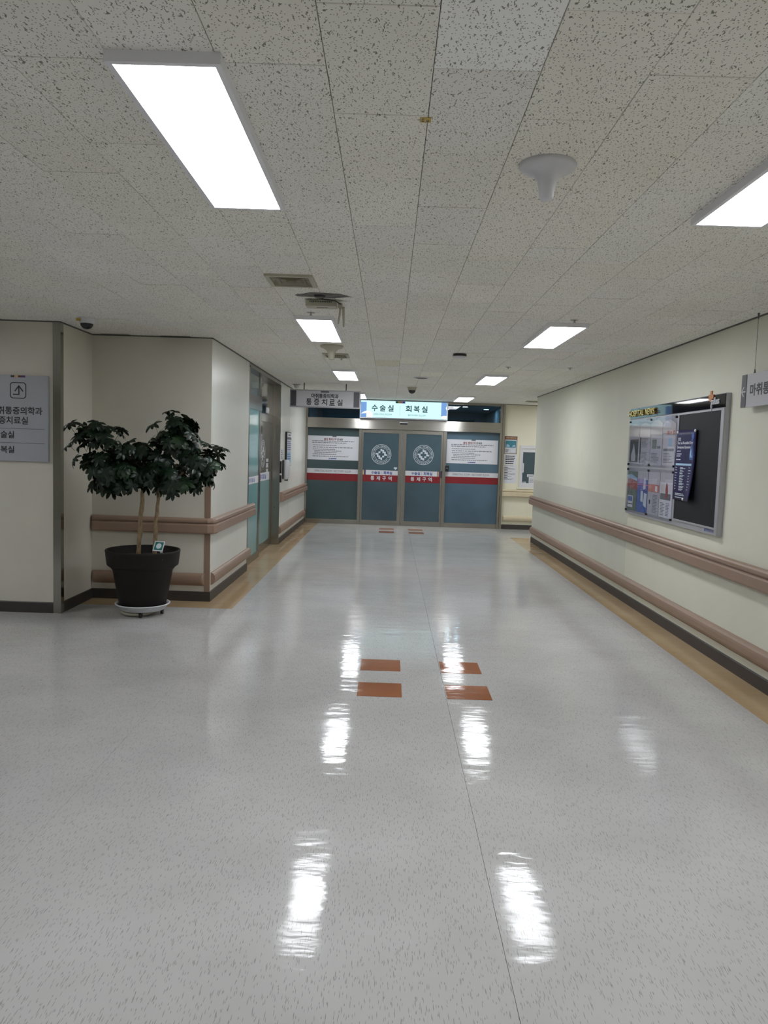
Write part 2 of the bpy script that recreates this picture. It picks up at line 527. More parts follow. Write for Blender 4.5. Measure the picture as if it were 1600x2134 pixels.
M['ink_teal'] = mat('dark_teal_ink', (0.012, 0.075, 0.095), 0.5)
M['logo_white'] = mat('pale_film', (0.60, 0.67, 0.72), 0.45, var=0.02)
M['alu'] = mat('grey_aluminium', (0.42, 0.42, 0.45), 0.38, metal=0.35, var=0.03)
M['sign'] = mat('light_grey_lilac_panel', (0.50, 0.49, 0.53), 0.45, var=0.02)
M['sign_h'] = mat('pale_grey_lilac_panel', (0.62, 0.61, 0.65), 0.45, var=0.02)
M['sign_l'] = mat('light_grey_panel', (0.40, 0.41, 0.45), 0.45, var=0.02)
M['sign_dark'] = mat('charcoal_end_strip', (0.075, 0.072, 0.085), 0.4, var=0.04)
M['white_plastic'] = mat('white_plastic', (0.66, 0.66, 0.69), 0.35, var=0.02)
M['beige_plastic'] = mat('aged_beige_plastic', (0.48, 0.46, 0.36), 0.42, var=0.05)
M['black_plastic'] = mat('black_plastic', (0.012, 0.012, 0.014), 0.3, var=0.1)
M['smoke_dome'] = mat('smoked_dome', (0.012, 0.012, 0.016), 0.08, var=0.05)
M['lamp_frame'] = mat('white_lamp_frame', (0.84, 0.84, 0.88), 0.4, var=0.02)
M['lamp'] = emit('lamp_diffuser', (0.93, 0.96, 1.0, 1), PANEL_LIGHT)
M['downlight'] = emit('downlight_lens', (0.95, 0.97, 1.0, 1), 45.0)
M['lit_sign'] = emit('backlit_panel', (0.56, 0.88, 0.93, 1), 1.0)
M['lit_edge'] = emit('backlit_blue_print', (0.16, 0.30, 0.58, 1), 1.0)
M['lit_pale'] = emit('backlit_white_print', (0.85, 0.95, 1.0, 1), 1.0)
M['pot'] = mat('dark_brown_plastic', (0.014, 0.011, 0.010), 0.55, var=0.08, bump=0.0002, bscale=300, spec=0.25)
M['soil'] = mat('potting_soil', (0.03, 0.024, 0.018), 0.95, var=0.5, scale=60, bump=0.01, bscale=80)
M['bark'] = mat('pale_brown_bark', (0.33, 0.24, 0.14), 0.85, var=0.3, scale=40, bump=0.003, bscale=90, stretch=(1, 1, 0.5))
M['leaf'] = mat('dark_glossy_leaf', (0.0065, 0.018, 0.0085), 0.36, var=0.45, scale=9, spec=0.35)
M['leaf_b'] = mat('fresh_green_leaf', (0.014, 0.042, 0.012), 0.36, var=0.35, scale=9)
M['petiole'] = mat('green_leaf_stalk', (0.05, 0.08, 0.03), 0.6)
M['board_black'] = mat('dark_felt_panel', (0.012, 0.014, 0.018), 0.5, var=0.12, scale=4, spec=0.22)
M['gloss_black'] = mat('gloss_black_acrylic', (0.008, 0.008, 0.010), 0.03, var=0.05)
M['gold'] = mat('gold_metal_letters', (0.75, 0.52, 0.15), 0.2, metal=1.0, var=0.08)
M['orange_ac'] = mat('orange_acrylic', (0.50, 0.19, 0.055), 0.4)
M['acrylic'] = glass_material('clear_acrylic', (0.93, 0.93, 0.95, 1), 1.45)
M['navy'] = mat('navy_print', (0.011, 0.008, 0.060), 0.4, var=0.25, scale=5, spec=0.25)
M['glow_blue'] = mat('light_blue_print', (0.035, 0.10, 0.34), 0.4, var=0.4, scale=14)
M['sky_bar'] = mat('pale_blue_print', (0.33, 0.50, 0.66), 0.4)
for _n, _c in dict(green=(0.015, 0.16, 0.13), yellow=(0.60, 0.46, 0.12), pink=(0.62, 0.22, 0.42), blue=(0.03, 0.13, 0.55), purple=(0.09, 0.03, 0.16),
                   tan=(0.55, 0.36, 0.20), brown=(0.12, 0.045, 0.035), photo_dark=(0.035, 0.033, 0.032), photo_red=(0.33, 0.10, 0.09), photo_blue=(0.10, 0.16, 0.42),
                   photo_grey=(0.16, 0.17, 0.18), photo_salmon=(0.48, 0.22, 0.18), photo_teal=(0.05, 0.22, 0.28), photo_green=(0.16, 0.20, 0.16), lilac=(0.30, 0.22, 0.48)).items():
    M[_n] = mat('print_' + _n, _c, 0.55, var=0.18, scale=22)
M['vent_in'] = mat('dusty_vent_throat', (0.27, 0.24, 0.18), 0.7, var=0.3, scale=20)
M['dark_in'] = mat('dark_interior_wall', (0.30, 0.42, 0.50), 0.7)
M['mottled_grey'] = mat('mottled_dark_grey', (0.16, 0.155, 0.145), 0.95, var=0.4, scale=20)
M['sticker'] = mat('yellow_sticker', (0.50, 0.36, 0.07), 0.5, var=0.2, scale=60)
M['chrome'] = mat('chrome', (0.6, 0.6, 0.6), 0.15, metal=1.0)
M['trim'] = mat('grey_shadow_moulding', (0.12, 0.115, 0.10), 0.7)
M['dry'] = mat('dry_brown_leaf', (0.07, 0.025, 0.015), 0.7)

# ------------------------------------------------------------------ the shell: floor
XR, XL, XA = 2.66, -1.80, -3.0           # right wall, left corridor wall, left side of the plant alcove
YP, YB, YE, YRE = 6.93, 7.68, 16.30, 14.00   # left pier face, alcove back wall, far wall, end of right wall
X0, X1, Y0 = -7.5, 6.5, -5.5             # how far the lobby and the side corridor go

fl = MB().box(X0, X1, Y0, 20.2, -0.08, -0.012).build('floor', M['dark_gap'])
tag(fl, 'pale grey flecked vinyl floor, waxed, with tan borders along the walls', 'floor', kind='structure')
xs = [X0, -4.98, -3.18, -1.38, 0.42, 2.22, 4.02, X1]
ys = [Y0, 3.62, 9.9, 16.45]
for i in range(len(xs) - 1):
    for j in range(len(ys) - 1):
        g = 0.0008 if abs(xs[i + 1] - 0.42) < 1e-6 or abs(xs[i] - 0.42) < 1e-6 else 0.0001
        MB().box(xs[i] + g * (i > 0), xs[i + 1] - g * (i < len(xs) - 2), ys[j] + 0.0001, ys[j + 1] - 0.0001, -0.012, 0).build('floor_sheet', M['vinyl'], fl)
# tan border strips
MB().box(XA, -1.5, 7.36, YB, -0.01, 0.0008).build('floor_border', M['border'], fl)
MB().box(XL - 0.14, -1.5, YB, 16.28, -0.01, 0.0008).build('floor_border', M['border'], fl)
MB().box(2.365, XR, Y0, 14.3, -0.01, 0.0008).build('floor_border', M['border'], fl)
MB().box(2.365, X1, 14.3, 14.60, -0.01, 0.0007).build('floor_border', M['border'], fl)
for yc in (5.57, 4.985, 15.50, 14.91):
    for xc in (-0.017, 0.573):
        MB().box(xc - 0.147, xc + 0.147, yc - 0.147, yc + 0.147, -0.01, 0.0016).build('floor_tile', M['orange'], fl)

# ------------------------------------------------------------------ ceiling with its tiles
ce = MB().box(X0, X1, Y0, 20.2, ZC + 0.012, ZC + 0.06).build('ceiling', M['dark_gap'])
tag(ce, 'suspended ceiling of pale mineral fibre tiles with dark fissures', 'ceiling', kind='structure')
rnd = random.Random(4)
TX, TY = 0.0876, 2.2164
tiles = []


def solid_below(x, y):           # is the tile inside the walked space
    if y > YE + 0.1 or y < Y0 or x < X0 or x > X1:
        return False
    if x > XR + 0.1 and y < YRE:
        return False
    if y > YP and x < XA - 0.1 or y > YB and x < XL - 0.1:
        return False
    return True


for c in range(-25, 22):
    for r in range(-13, 24):
        x = TX + 0.3 * (c + 0.5); y = TY + 0.6 * (r + 0.5) + (0.3 if c % 2 else 0)
        if solid_below(x, y):
            tiles.append((x, y, c, r))


def in_view(x, y, mx=60):
    v = Vector((x, y, ZC - EYE)); z = v.dot(_fw)
    if z < 0.4:
        return None
    u, w = 800 + F_PX * v.dot(_rt) / z, 1067 - F_PX * v.dot(_up) / z
    return z if -mx * 3 / z < u < 1600 + mx * 3 / z and -mx * 6 / z < w < 1067 else None


vis = sorted([(in_view(t[0], t[1]), t) for t in tiles if in_view(t[0], t[1])])
single = {t for _, t in vis[:298]}


def tile_faces(mb, x, y, dz, tilt=0.0, gx=0.0011, gy=0.0006, b=0.0012):
    hx, hy = 0.15 - gx, 0.30 - gy
    z0, z1 = ZC + dz, ZC + 0.012
    vs = []
    for sx, sy in ((-1, -1), (1, -1), (1, 1), (-1, 1)):
        vs.append((x + sx * (hx - b), y + sy * (hy - b), z0 + sy * tilt))
    for sx, sy in ((-1, -1), (1, -1), (1, 1), (-1, 1)):
        vs.append((x + sx * hx, y + sy * hy, z0 + b + sy * tilt))
    for sx, sy in ((-1, -1), (1, -1), (1, 1), (-1, 1)):
        vs.append((x + sx * hx, y + sy * hy, z1))
    fs = [(3, 2, 1, 0)]
    for k in range(4):
        n = (k + 1) % 4
        fs += [(k, n, 4 + n, 4 + k), (4 + k, 4 + n, 8 + n, 8 + k)]
    return mb.add(vs, fs)


variants = []
for tl in (0.0, 0.0006, -0.0006, 0.0012):
    me_ob = tile_faces(MB(), 0, 0, -ZC, tl)
    me = bpy.data.meshes.new('ceiling_tile')
    me.from_pydata([(p.x, p.y, p.z) for p in [Vector((q.x, q.y, q.z if q.z < 0.006 else 0.012)) for q in [Vector((v.x, v.y, v.z - (ZC if v.z > 1 else 0))) for v in me_ob.v]]], [], me_ob.f)
    me.materials.append(M['tile']); me.update()
    variants.append(me)
rest = MB()
for t in tiles:
    x, y, c, r = t
    if t not in single:
        tile_faces(rest, x, y, rnd.uniform(-0.0005, 0.0008))
        continue
    o = bpy.data.objects.new('ceiling_tile', rnd.choice(variants))
    COL.objects.link(o)
    o.parent = ce
    o.location = (x, y, ZC + rnd.uniform(-0.0006, 0.0009))
    g = rnd.uniform(0.975, 1.02)
    col = (g, g * rnd.uniform(0.985, 1.0), g * rnd.uniform(0.965, 1.0))
    if c == 0 and r == -1:
        col = (1.10, 1.12, 1.17)                     # a newer, whiter tile
    elif (c in (1, 2) and r in (-1, 0, 1, 2)):
        col = (1.0, 0.986, 0.95)                     # yellowed tiles
    elif c == 1 and r == 4:
        col = (1.06, 1.05, 1.04)
    elif c == -1 and r == 11:
        col = (0.90, 0.88, 0.76)
    elif (c, r) in ((0, 11), (4, 12), (1, 13)):
        col = (1.08, 1.07, 1.02)
    o.color = (*col, 1)
rest.build('ceiling_tiles', M['tile'], ce, kind='stuff')

# ------------------------------------------------------------------ walls
def wall(name, x0, x1, y0, y1, m, label, z0=0.0, z1=ZC + 0.012):
    o = MB().box(x0, x1, y0, y1, z0, z1).build(name, m, loc=((x0 + x1) / 2, (y0 + y1) / 2, z0))
    return tag(o, label, 'wall', kind='structure')


wall('wall_right', XR, XR + 0.25, Y0, YRE, M['wall'], 'long cream right wall carrying the notice board and brown rails')
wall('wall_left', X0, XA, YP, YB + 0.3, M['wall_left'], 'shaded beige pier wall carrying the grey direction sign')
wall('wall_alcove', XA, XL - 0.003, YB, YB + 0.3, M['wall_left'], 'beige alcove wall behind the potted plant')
wall('wall_corridor_core', XL - 0.3, XL - 0.003, YB + 0.3, 9.70, M['dark_gap'], 'core of the wall beside the teal glass door')
wall('wall_corridor', XL - 0.003, XL, YB, 9.70, M['wall_gloss'], 'satin cream wall between the plant alcove and the teal glass door')
wall('wall_corridor_far', XL - 0.3, XL, 12.45, YE + 0.1, M['wall_gloss'], 'satin cream wall between the teal glass door and the far glass doors')
wall('wall_far', 2.42, X1, YE, YE + 0.2, M['wall_far'], 'warm cream far wall with papers and a small window')
wall('wall_back', X0, XR + 0.25, Y0 - 0.2, Y0, M['wall'], 'cream wall closing the lobby behind the viewer')
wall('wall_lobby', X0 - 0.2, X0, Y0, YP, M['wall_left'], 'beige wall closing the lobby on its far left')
wall('wall_side_corridor', X1, X1 + 0.2, YRE - 0.5, YE + 0.2, M['wall_far'], 'cream end wall of the side corridor')
wall('wall_side_corridor_near', XR + 0.25, X1, YRE - 0.25, YRE, M['wall_far'], 'cream near wall of the side corridor')
ws = MB().box(XR - 0.0016, XR, 8.45, YRE, 0.10, 1.155).build('trim_1', M['wainscot'])
tag(ws, 'band of greyer satin paint on the lower right wall', 'wall paint', kind='structure')
sm = MB().box(XL, XL + 0.0015, 13.62, 13.626, 0.1, ZC).build('trim_2', M['wall_far'])
tag(sm, 'thin vertical joint in the satin wall beside the framed notice', 'wall joint', kind='structure')

# dark line where the walls meet the ceiling
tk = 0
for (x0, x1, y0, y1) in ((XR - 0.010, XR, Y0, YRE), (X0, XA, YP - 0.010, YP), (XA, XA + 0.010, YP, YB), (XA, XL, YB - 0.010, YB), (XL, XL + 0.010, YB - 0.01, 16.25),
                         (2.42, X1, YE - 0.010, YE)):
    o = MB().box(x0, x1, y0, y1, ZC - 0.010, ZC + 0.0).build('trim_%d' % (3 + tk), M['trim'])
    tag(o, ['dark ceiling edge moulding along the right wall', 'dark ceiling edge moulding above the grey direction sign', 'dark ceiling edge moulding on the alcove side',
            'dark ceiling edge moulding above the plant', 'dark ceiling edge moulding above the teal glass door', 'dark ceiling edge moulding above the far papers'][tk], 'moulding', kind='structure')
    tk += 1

# baseboards
BASE = [(0, 0.0), (0.012, 0.0), (0.012, 0.094), (0.008, 0.101), (0, 0.101)]
for nm, path, side, lb in (('baseboard_right', [(XR, Y0), (XR, YRE)], 1, 'dark brown rubber baseboard along the right wall'),
                           ('baseboard_left', [(X0, YP), (XA, YP), (XA, YB), (XL, YB), (XL, 9.69)], -1, 'dark brown rubber baseboard around the plant alcove'),
                           ('baseboard_corridor', [(XL, 12.47), (XL, 16.2)], -1, 'dark brown rubber baseboard below the hand sanitiser'),
                           ('baseboard_far', [(2.44, YE), (X1, YE)], -1, 'dark brown rubber baseboard below the small window')):
    o = sweep(MB(), path, BASE, side).build(nm, M['base'])
    tag(o, lb, 'baseboard', kind='structure')

# ------------------------------------------------------------------ handrails and bumper rails on the walls
FASCIA = [(0, 0.700), (0.055, 0.700), (0.066, 0.705), (0.072, 0.716), (0.072, 0.784), (0.068, 0.794), (0.058, 0.799), (0, 0.799)]
GRIP = [(0, 0.7995), (0.050, 0.7995), (0.050, 0.806), (0.061, 0.811), (0.065, 0.822), (0.063, 0.838), (0.054, 0.850), (0.038, 0.857), (0.012, 0.855), (0, 0.850)]
BUMP = [(0, 0.160)] + [(0.046 * math.sin(PI * k / 10), 0.225 - 0.065 * math.cos(PI * k / 10)) for k in range(1, 10)] + [(0, 0.290)]


def corner(path):
    """rounds the inner points of a plan path a little"""
    out = [path[0]]
    for i in range(1, len(path) - 1):
        p = Vector(path[i]); a = (Vector(path[i - 1]) - p).normalized(); b = (Vector(path[i + 1]) - p).normalized()
        out += [tuple(p + a * 0.022), tuple(p + (a + b) * 0.006), tuple(p + b * 0.022)]
    return out + [path[-1]]


def rail(path, side, caps, label, m, seams=()):
    t = thing('handrail', label, 'handrail', (path[0][0], path[0][1], 0.70), 'handrails along the corridor walls')
    p = corner(path)
    sweep(MB(), p, FASCIA, side, caps).build('fascia', m, t)
    sweep(MB(), p, GRIP, side, caps).build('grip', m, t)
    return t


def bumper(path, side, caps, label, m):
    t = thing('bumper_rail', label, 'bumper rail', (path[0][0], path[0][1], 0.16), 'low bumper rails along the corridor walls')
    sweep(MB(), path, BUMP, side, caps).build('bumper_strip', m, t)
    return t


t = rail([(XR, Y0), (XR, 14.02)], 1, (False, True), 'long mauve brown handrail running under the notice board', M['rail'])
bumper([(XR, Y0), (XR, 13.98)], 1, (False, False), 'long half-round brown bumper rail low under the notice board', M['rail'])
t = rail([(-2.96, YB), (XL, YB), (XL, 9.95)], -1, (True, True), 'mauve brown handrail bending round the corner behind the plant', M['rail'])
# its moulded corner piece
CP = [(0.0, 0.6985), (0.057, 0.6985), (0.068, 0.704), (0.0735, 0.716), (0.0735, 0.785), (0.068, 0.7995), (0.0, 0.7995)]
sweep(MB(), corner([(XL - 0.075, YB), (XL, YB), (XL, YB + 0.075)]), CP, -1).build('corner_cap', M['rail'], t)
bumper([(-2.96, YB), (-1.88, YB)], -1, (True, True), 'half-round brown bumper rail behind the dark flower pot', M['rail'])
bumper([(XL, YB + 0.06), (XL, 9.78)], -1, (False, False), 'half-round brown bumper rail between alcove corner and teal glass door', M['rail'])
rail([(XL, 12.62), (XL, 16.22)], -1, (True, False), 'mauve brown handrail under the hand sanitiser', M['rail'])
bumper([(XL, 12.5), (XL, 16.1)], -1, (False, True), 'half-round brown bumper rail low under the hand sanitiser', M['rail'])
rail([(2.40, YE), (X1, YE)], -1, (True, False), 'cream tan handrail under the small window', M['rail_tan'])
bumper([(2.49, YE), (X1, YE)], -1, (True, False), 'cream tan bumper rail low under the small window', M['rail_tan'])

# brown guard on the alcove corner (below and above the rail) and steel guard on the pier corner
t = thing('corner_guard', 'brown vinyl corner guard at the alcove corner right of the plant', 'corner guard', (XL, YB, 0.1))
for z0, z1 in ((0.101, 0.698), (0.858, 1.25)):
    mb = MB().box(XL - 0.055, XL + 0.004, YB - 0.004, YB, z0, z1).box(XL, XL + 0.004, YB, YB + 0.012, z0, z1)
    mb.build('guard_strip', M['rail'], t)
t = thing('corner_guard', 'tall steel corner guard beside the grey direction sign', 'corner guard', (XA, YP, 0))
MB().box(XA - 0.058, XA + 0.013, YP - 0.014, YP, 0, ZC - 0.01).build('front_strip', M['steel_p'], t)
MB().box(XA, XA + 0.013, YP, YP + 0.05, 0, ZC - 0.01).build('side_strip', M['steel_p'], t)

# ------------------------------------------------------------------ far glass doors (door_1)
PE = facing_camera(YE)
d1 = thing('door_1', 'automatic sliding glass doors of steel and blue-grey frosted glass at the corridor end', 'door', (0.3, YE, 0), kind='structure')
fr = MB()
fr.box(-1.80, -1.755, 16.24, 16.42, 0, ZC).box(2.32, 2.365, 16.22, 16.42, 0, ZC).box(2.372, 2.42, 16.22, 16.42, 0, ZC)
fr.box(-0.665, -0.605, 16.24, 16.42, 0, 2.04).box(1.13, 1.20, 16.24, 16.42, 0, 2.04)
fr.box(-1.755, 2.32, 16.24, 16.42, 2.61, ZC)
fr.build('door_frame', M['steel_v'], d1, bevel=0.002)
h = MB().box(-1.755, 2.32, 16.19, 16.42, 2.045, 2.255).build('header_box', M['header'], d1, bevel=0.003)
sn = MB().box(0.19, 0.36, 16.165, 16.19, 2.15, 2.21).build('motion_sensor', [M['white_plastic'], M['black_plastic']], h)
MB().box(0.195, 0.355, 16.160, 16.166, 2.155, 2.185).build('sensor_window', M['black_plastic'], h)
for a0, a1, b0, nm in ((-1.755, -0.665, 'film_l', 'l'), (1.20, 2.32, 'film_glow', 'r')):
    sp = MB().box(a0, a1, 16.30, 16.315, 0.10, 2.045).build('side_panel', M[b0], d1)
    MB().box(a0, a1, 16.26, 16.36, 0, 0.10).build('bottom_rail', M['steel'], sp)
    if nm == 'l':
        wb = (1.075, 1.175, 0.925)
    else:
        wb = (1.09, 1.19, 0.945)
    pp = facing_camera(16.30)
    MB().pbox(pp, a0, a1, wb[0], wb[1], 0, 0.0012).build('white_stripe', M['white'], sp)
    MB().pbox(pp, a0, a1, wb[2], wb[0], 0, 0.0012).build('red_stripe', M['red'], sp)
    zm = (wb[0] + wb[1]) / 2
    letters(MB(), pp, 'OPERATING ROOM', a0 + 0.335, zm, 0.045, 0.002, width=0.37).build('lettering', M['ink_soft'], sp)
    letters(MB(), pp, 'RECOVERY ROOM', a0 + 0.755, zm, 0.045, 0.002, width=0.36).build('lettering', M['ink_soft'], sp)
    MB().pbox(pp, a0 + 0.547, a0 + 0.551, wb[0] + 0.03, wb[1] - 0.03, 0.0012, 0.002).build('divider_line', M['ink_soft'], sp)


def emblem(pl, ca, cb, parent, R=0.213, m=None):
    """the round hospital emblem: two rings, a stepped cross and lettering around"""
    m = m or M['logo_white']
    mb = MB()

    def ring(r0, r1, n=56):
        vs, fs = [], []
        for k in range(n):
            c, s = math.cos(2 * PI * k / n), math.sin(2 * PI * k / n)
            vs += [pl.at(ca + r0 * c, cb + r0 * s, 0.002), pl.at(ca + r1 * c, cb + r1 * s, 0.002)]
            j = 2 * ((k + 1) % n)
            fs.append((2 * k, 2 * k + 1, j + 1, j))
        mb.add(vs, fs)
    ring(R * 0.955, R); ring(R * 0.665, R * 0.695)
    q = R / 370.0
    rects = [(730, 790, 655, 745), (790, 865, 690, 745), (805, 865, 745, 815), (865, 925, 760, 815), (872, 925, 815, 905), (925, 980, 850, 905), (658, 728, 750, 815)]
    for x0, x1, y0, y1 in rects:
        for sg in (1, -1):
            a = sorted((ca + sg * (x0 - 765) * q, ca + sg * (x1 - 765) * q)); b = sorted((cb - sg * (y0 - 860) * q, cb - sg * (y1 - 860) * q))
            mb.pbox(pl, a[0], a[1], b[0], b[1], 0.001, 0.002)

    def arc(txt, start, end, up, hh):
        vs_all = [text_shape(c, 0.012) if c != ' ' else None for c in txt]
        for i, c in enumerate(txt):
            if c == ' ':
                continue
            th = math.radians(start + (end - start) * i / (len(txt) - 1))
            sub = Plane(pl.at(ca + R * 0.825 * math.cos(th), cb + R * 0.825 * math.sin(th)), pl.u, pl.v)
            ang = th - PI / 2 if up else th + PI / 2
            sub.u, sub.v = pl.u * math.cos(ang) + pl.v * math.sin(ang), pl.v * math.cos(ang) - pl.u * math.sin(ang)
            letters(mb, sub, c, 0, 0, hh, 0.002, bold=0.012)
    arc('CHONBUK NATIONAL UNIVERSITY HOSPITAL', 203, -23, True, R * 0.135)
    arc('전북대학교병원', 228, 312, False, R * 0.165)
    for th in (215, 325):
        c, s = math.cos(math.radians(th)), math.sin(math.radians(th))
        mb.pbox(pl, ca + R * .825 * c - .005, ca + R * .825 * c + .005, cb + R * .825 * s - .005, cb + R * .825 * s + .005, .001, .002)
    return mb.build('emblem', m, parent)


for k, (a0, a1) in enumerate(((-0.60, 0.262), (0.270, 1.125))):
    lf = MB()
    s0, s1 = (0.035, 0.075) if k == 0 else (0.075, 0.035)
    lf.box(a0, a0 + s0, 16.255, 16.295, 0.012, 2.04).box(a1 - s1, a1, 16.255, 16.295, 0.012, 2.04)
    lf.box(a0 + s0, a1 - s1, 16.255, 16.295, 0.012, 0.105).box(a0 + s0, a1 - s1, 16.255, 16.295, 1.965, 2.04)
    leaf = lf.build('door_leaf', M['steel_v'], d1)
    g0, g1 = a0 + s0, a1 - s1
    MB().box(g0, g1, 16.270, 16.285, 0.105, 1.965).build('glass', M['film'], leaf)
    pp = facing_camera(16.270)
    gw = g1 - g0
    zw = (1.075, 1.175) if k == 0 else (1.08, 1.185)
    r0, r1 = zw[0] - 0.145, zw[0]
    b = 0.065
    if k == 0:
        wa, wb_ = g0 + b, g1
        MB().pbox(pp, g0, g0 + 0.028, zw[0], zw[1], 0, 0.0012).build('tan_stripe', M['tan'], leaf)
        MB().pbox(pp, g0 + 0.045, g0 + b, zw[0], zw[1], 0, 0.0012).build('purple_stripe', M['purple'], leaf)
    else:
        wa, wb_ = g0, g1 - b
        MB().pbox(pp, g1 - 0.052, g1 - 0.030, zw[0], zw[1], 0, 0.0012).build('tan_stripe', M['tan'], leaf)
        MB().pbox(pp, g1 - 0.018, g1, zw[0], zw[1], 0, 0.0012).build('purple_stripe', M['purple'], leaf)
        MB().pbox(pp, g1 - 0.030, g1 - 0.018, zw[0], zw[1], 0, 0.0012).build('brown_stripe', M['brown'], leaf)
    MB().pbox(pp, wa, wb_, zw[0], zw[1], 0, 0.0012).build('white_stripe', M['white'], leaf)
    MB().pbox(pp, g0, g1, r0, r1, 0, 0.0012).build('red_stripe', M['red'], leaf)
    ca = (g0 + g1) / 2 + (0.03 if k == 0 else -0.02)
    for txt, dx in (('수술실', -0.13), ('회복실', 0.13)):
        letters(MB(), pp, txt, ca + dx, (zw[0] + zw[1]) / 2, 0.068, 0.002, width=0.185, bold=0.03).build('lettering', M['ink_blue'], leaf)
    MB().pbox(pp, ca - 0.002, ca + 0.002, zw[0] + 0.02, zw[1] - 0.02, 0.0012, 0.002).build('divider_line', M['ink_blue'], leaf)
    lm = MB()
    for i, chh in enumerate('통제구역'):
        letters(lm, pp, chh, ca - 0.195 + 0.125 * i, (r0 + r1) / 2 + 0.004, 0.088, 0.002, width=0.078, bold=0.022)
    lm.build('lettering', M['white'], leaf)
    emblem(pp, (g0 + g1) / 2 + (0.01 if k == 0 else 0.0), 1.515 if k == 0 else 1.53, leaf)
    if k == 0:
        MB().pbox(pp, g1 - 0.09, g1 - 0.02, 1.215, 1.25, 0, 0.002).pbox(pp, g1 - 0.065, g1 - 0.045, 1.195, 1.215, 0, 0.002).build('small_sticker', M['logo_white'], leaf)
    else:
        MB().box(g1 + 0.006, g1 + 0.03, 16.245, 16.256, 1.05, 1.20).build('door_pull', M['black_plastic'], leaf)
MB().box(-0.60, 1.125, 16.25, 16.30, 0, 0.010).build('threshold', M['steel'], d1)
tr = MB().box(-1.755, 2.32, 16.31, 16.318, 2.255, 2.61).build('transom_glass', M['transom'], d1)

# the corridor beyond the transom
i1 = MB().box(-1.9, 2.5, 20.0, 20.1, 0, ZC).box(-2.0, -1.9, 16.42, 20.1, 0, ZC).box(2.5, 2.6, 16.5, 20.1, 0, ZC).build('wall_beyond', M['dark_in'])
tag(i1, 'dim blue-grey walls of the corridor beyond the glass doors', 'wall', kind='structure')
i2 = MB().box(-1.9, 2.5, 16.42, 20.0, ZC - 0.012, ZC + 0.01).build('ceiling_beyond', M['dark_in'])
tag(i2, 'smooth ceiling of the corridor beyond the glass doors', 'ceiling', kind='structure')
i3 = MB().box(1.45, 2.1, 19.3, 19.6, 0, 2.42).build('cupboard_beyond', M['photo_dark'])
tag(i3, 'dark cupboard seen through the clear glass over the doors', 'cupboard')
DL = [(1.68, 17.45), (1.50, 17.75), (1.35, 18.6), (2.25, 18.2)]
t = thing('downlight', 'round downlight beyond the glass, highest of the bunched three', 'downlight', (*DL[0], ZC - 0.012), 'downlights beyond the glass doors')
mb = MB().lathe(*DL[0], [(0.075, ZC - 0.012), (0.075, ZC - 0.018), (0.060, ZC - 0.018)][::-1], 20); mb.build('ring', M['white_plastic'], t)
MB().lathe(*DL[0], [(0.0, ZC - 0.0165), (0.062, ZC - 0.0165)], 20).build('lens', M['downlight'], t)
for p, lb in zip(DL[1:], ('round downlight beyond the glass, middle of the bunched three', 'round downlight beyond the glass, lowest of the bunched three', 'round downlight beyond the glass, alone beside the steel end post')):
    copy_tree(t, (*p, ZC - 0.012), lb)

# ------------------------------------------------------------------ notices on the side panels
def notice(a0, a1, b0, b1, label):
    pl = facing_camera(16.2985)
    t = thing('notice_sheet', label, 'notice', ((a0 + a1) / 2, 16.2985, b0), 'access notices on the side panels')
    MB().pbox(pl, a0, a1, b0, b1, 0, 0.0016).build('sheet', M['paper'], t)
    W, H = a1 - a0, b1 - b0
    at = lambda x, y: (a0 + x * W, b1 - y * H)
    for txt, x, w, m in (('출입', 0.355, 0.075, 'ink_red'), ('통제구역', 0.485, 0.145, 'ink_red'), ('안내문', 0.63, 0.115, 'ink')):
        a, b = at(x, 0.135)
        letters(MB(), pl, txt, a, b, 0.045, 0.0022, width=w * W, bold=0.03).build('lettering', M[m], t)
    rn = random.Random(7)
    mb = MB()
    rows = [(0.085, 0.91, 0.215), (0.085, 0.76, 0.285), (0.10, 0.56, 0.39), (0.10, 0.88, 0.475), (0.10, 0.54, 0.56), (0.13, 0.66, 0.625), (0.13, 0.57, 0.69), (0.10, 0.56, 0.765), (0.10, 0.80, 0.85)]
    for x0, x1, y in rows:
        p0, q = at(x0, y); p1, _ = at(x1, y)
        print_lines(mb, pl, p0, p1, [q], 0.014, 0.0021, rn, fill=(1, 1), word=(0.03, 0.10))
    mb.build('print_lines', M['ink_soft'], t)
    p0, q = at(0.42, 0.945); p1, _ = at(0.57, 0.945)
    MB().pbox(pl, p0, p0 + 0.02, q - 0.011, q + 0.011, 0.0016, 0.0021).pbox(pl, p0 + 0.03, p1, q - 0.009, q + 0.009, 0.0016, 0.0021).build('hospital_mark', M['ink_blue'], t)
    MB().pbox(pl, a0 + 0.48 * W, a0 + 0.56 * W, b1 - 0.02, b1 + 0.004, 0.0016, 0.003).build('tape', M['ink_soft'], t)
    return t


notice(-1.753, -0.668, 1.362, 1.872, 'white access notice with dark red heading on the left side panel')
notice(1.212, 2.300, 1.375, 1.885, 'white access notice with dark red heading above the black keypad')
kp = thing('keypad', 'small black access keypad on the steel post right of the doors', 'keypad', (1.215, 16.24, 1.20))
MB().box(1.185, 1.265, 16.215, 16.30, 1.195, 1.325).build('housing', M['black_plastic'], kp, bevel=0.004)
MB().box(1.205, 1.215, 16.2125, 16.2155, 1.26, 1.268).box(1.232, 1.242, 16.2125, 16.2155, 1.26, 1.268).build('indicator', M['paper'], kp)

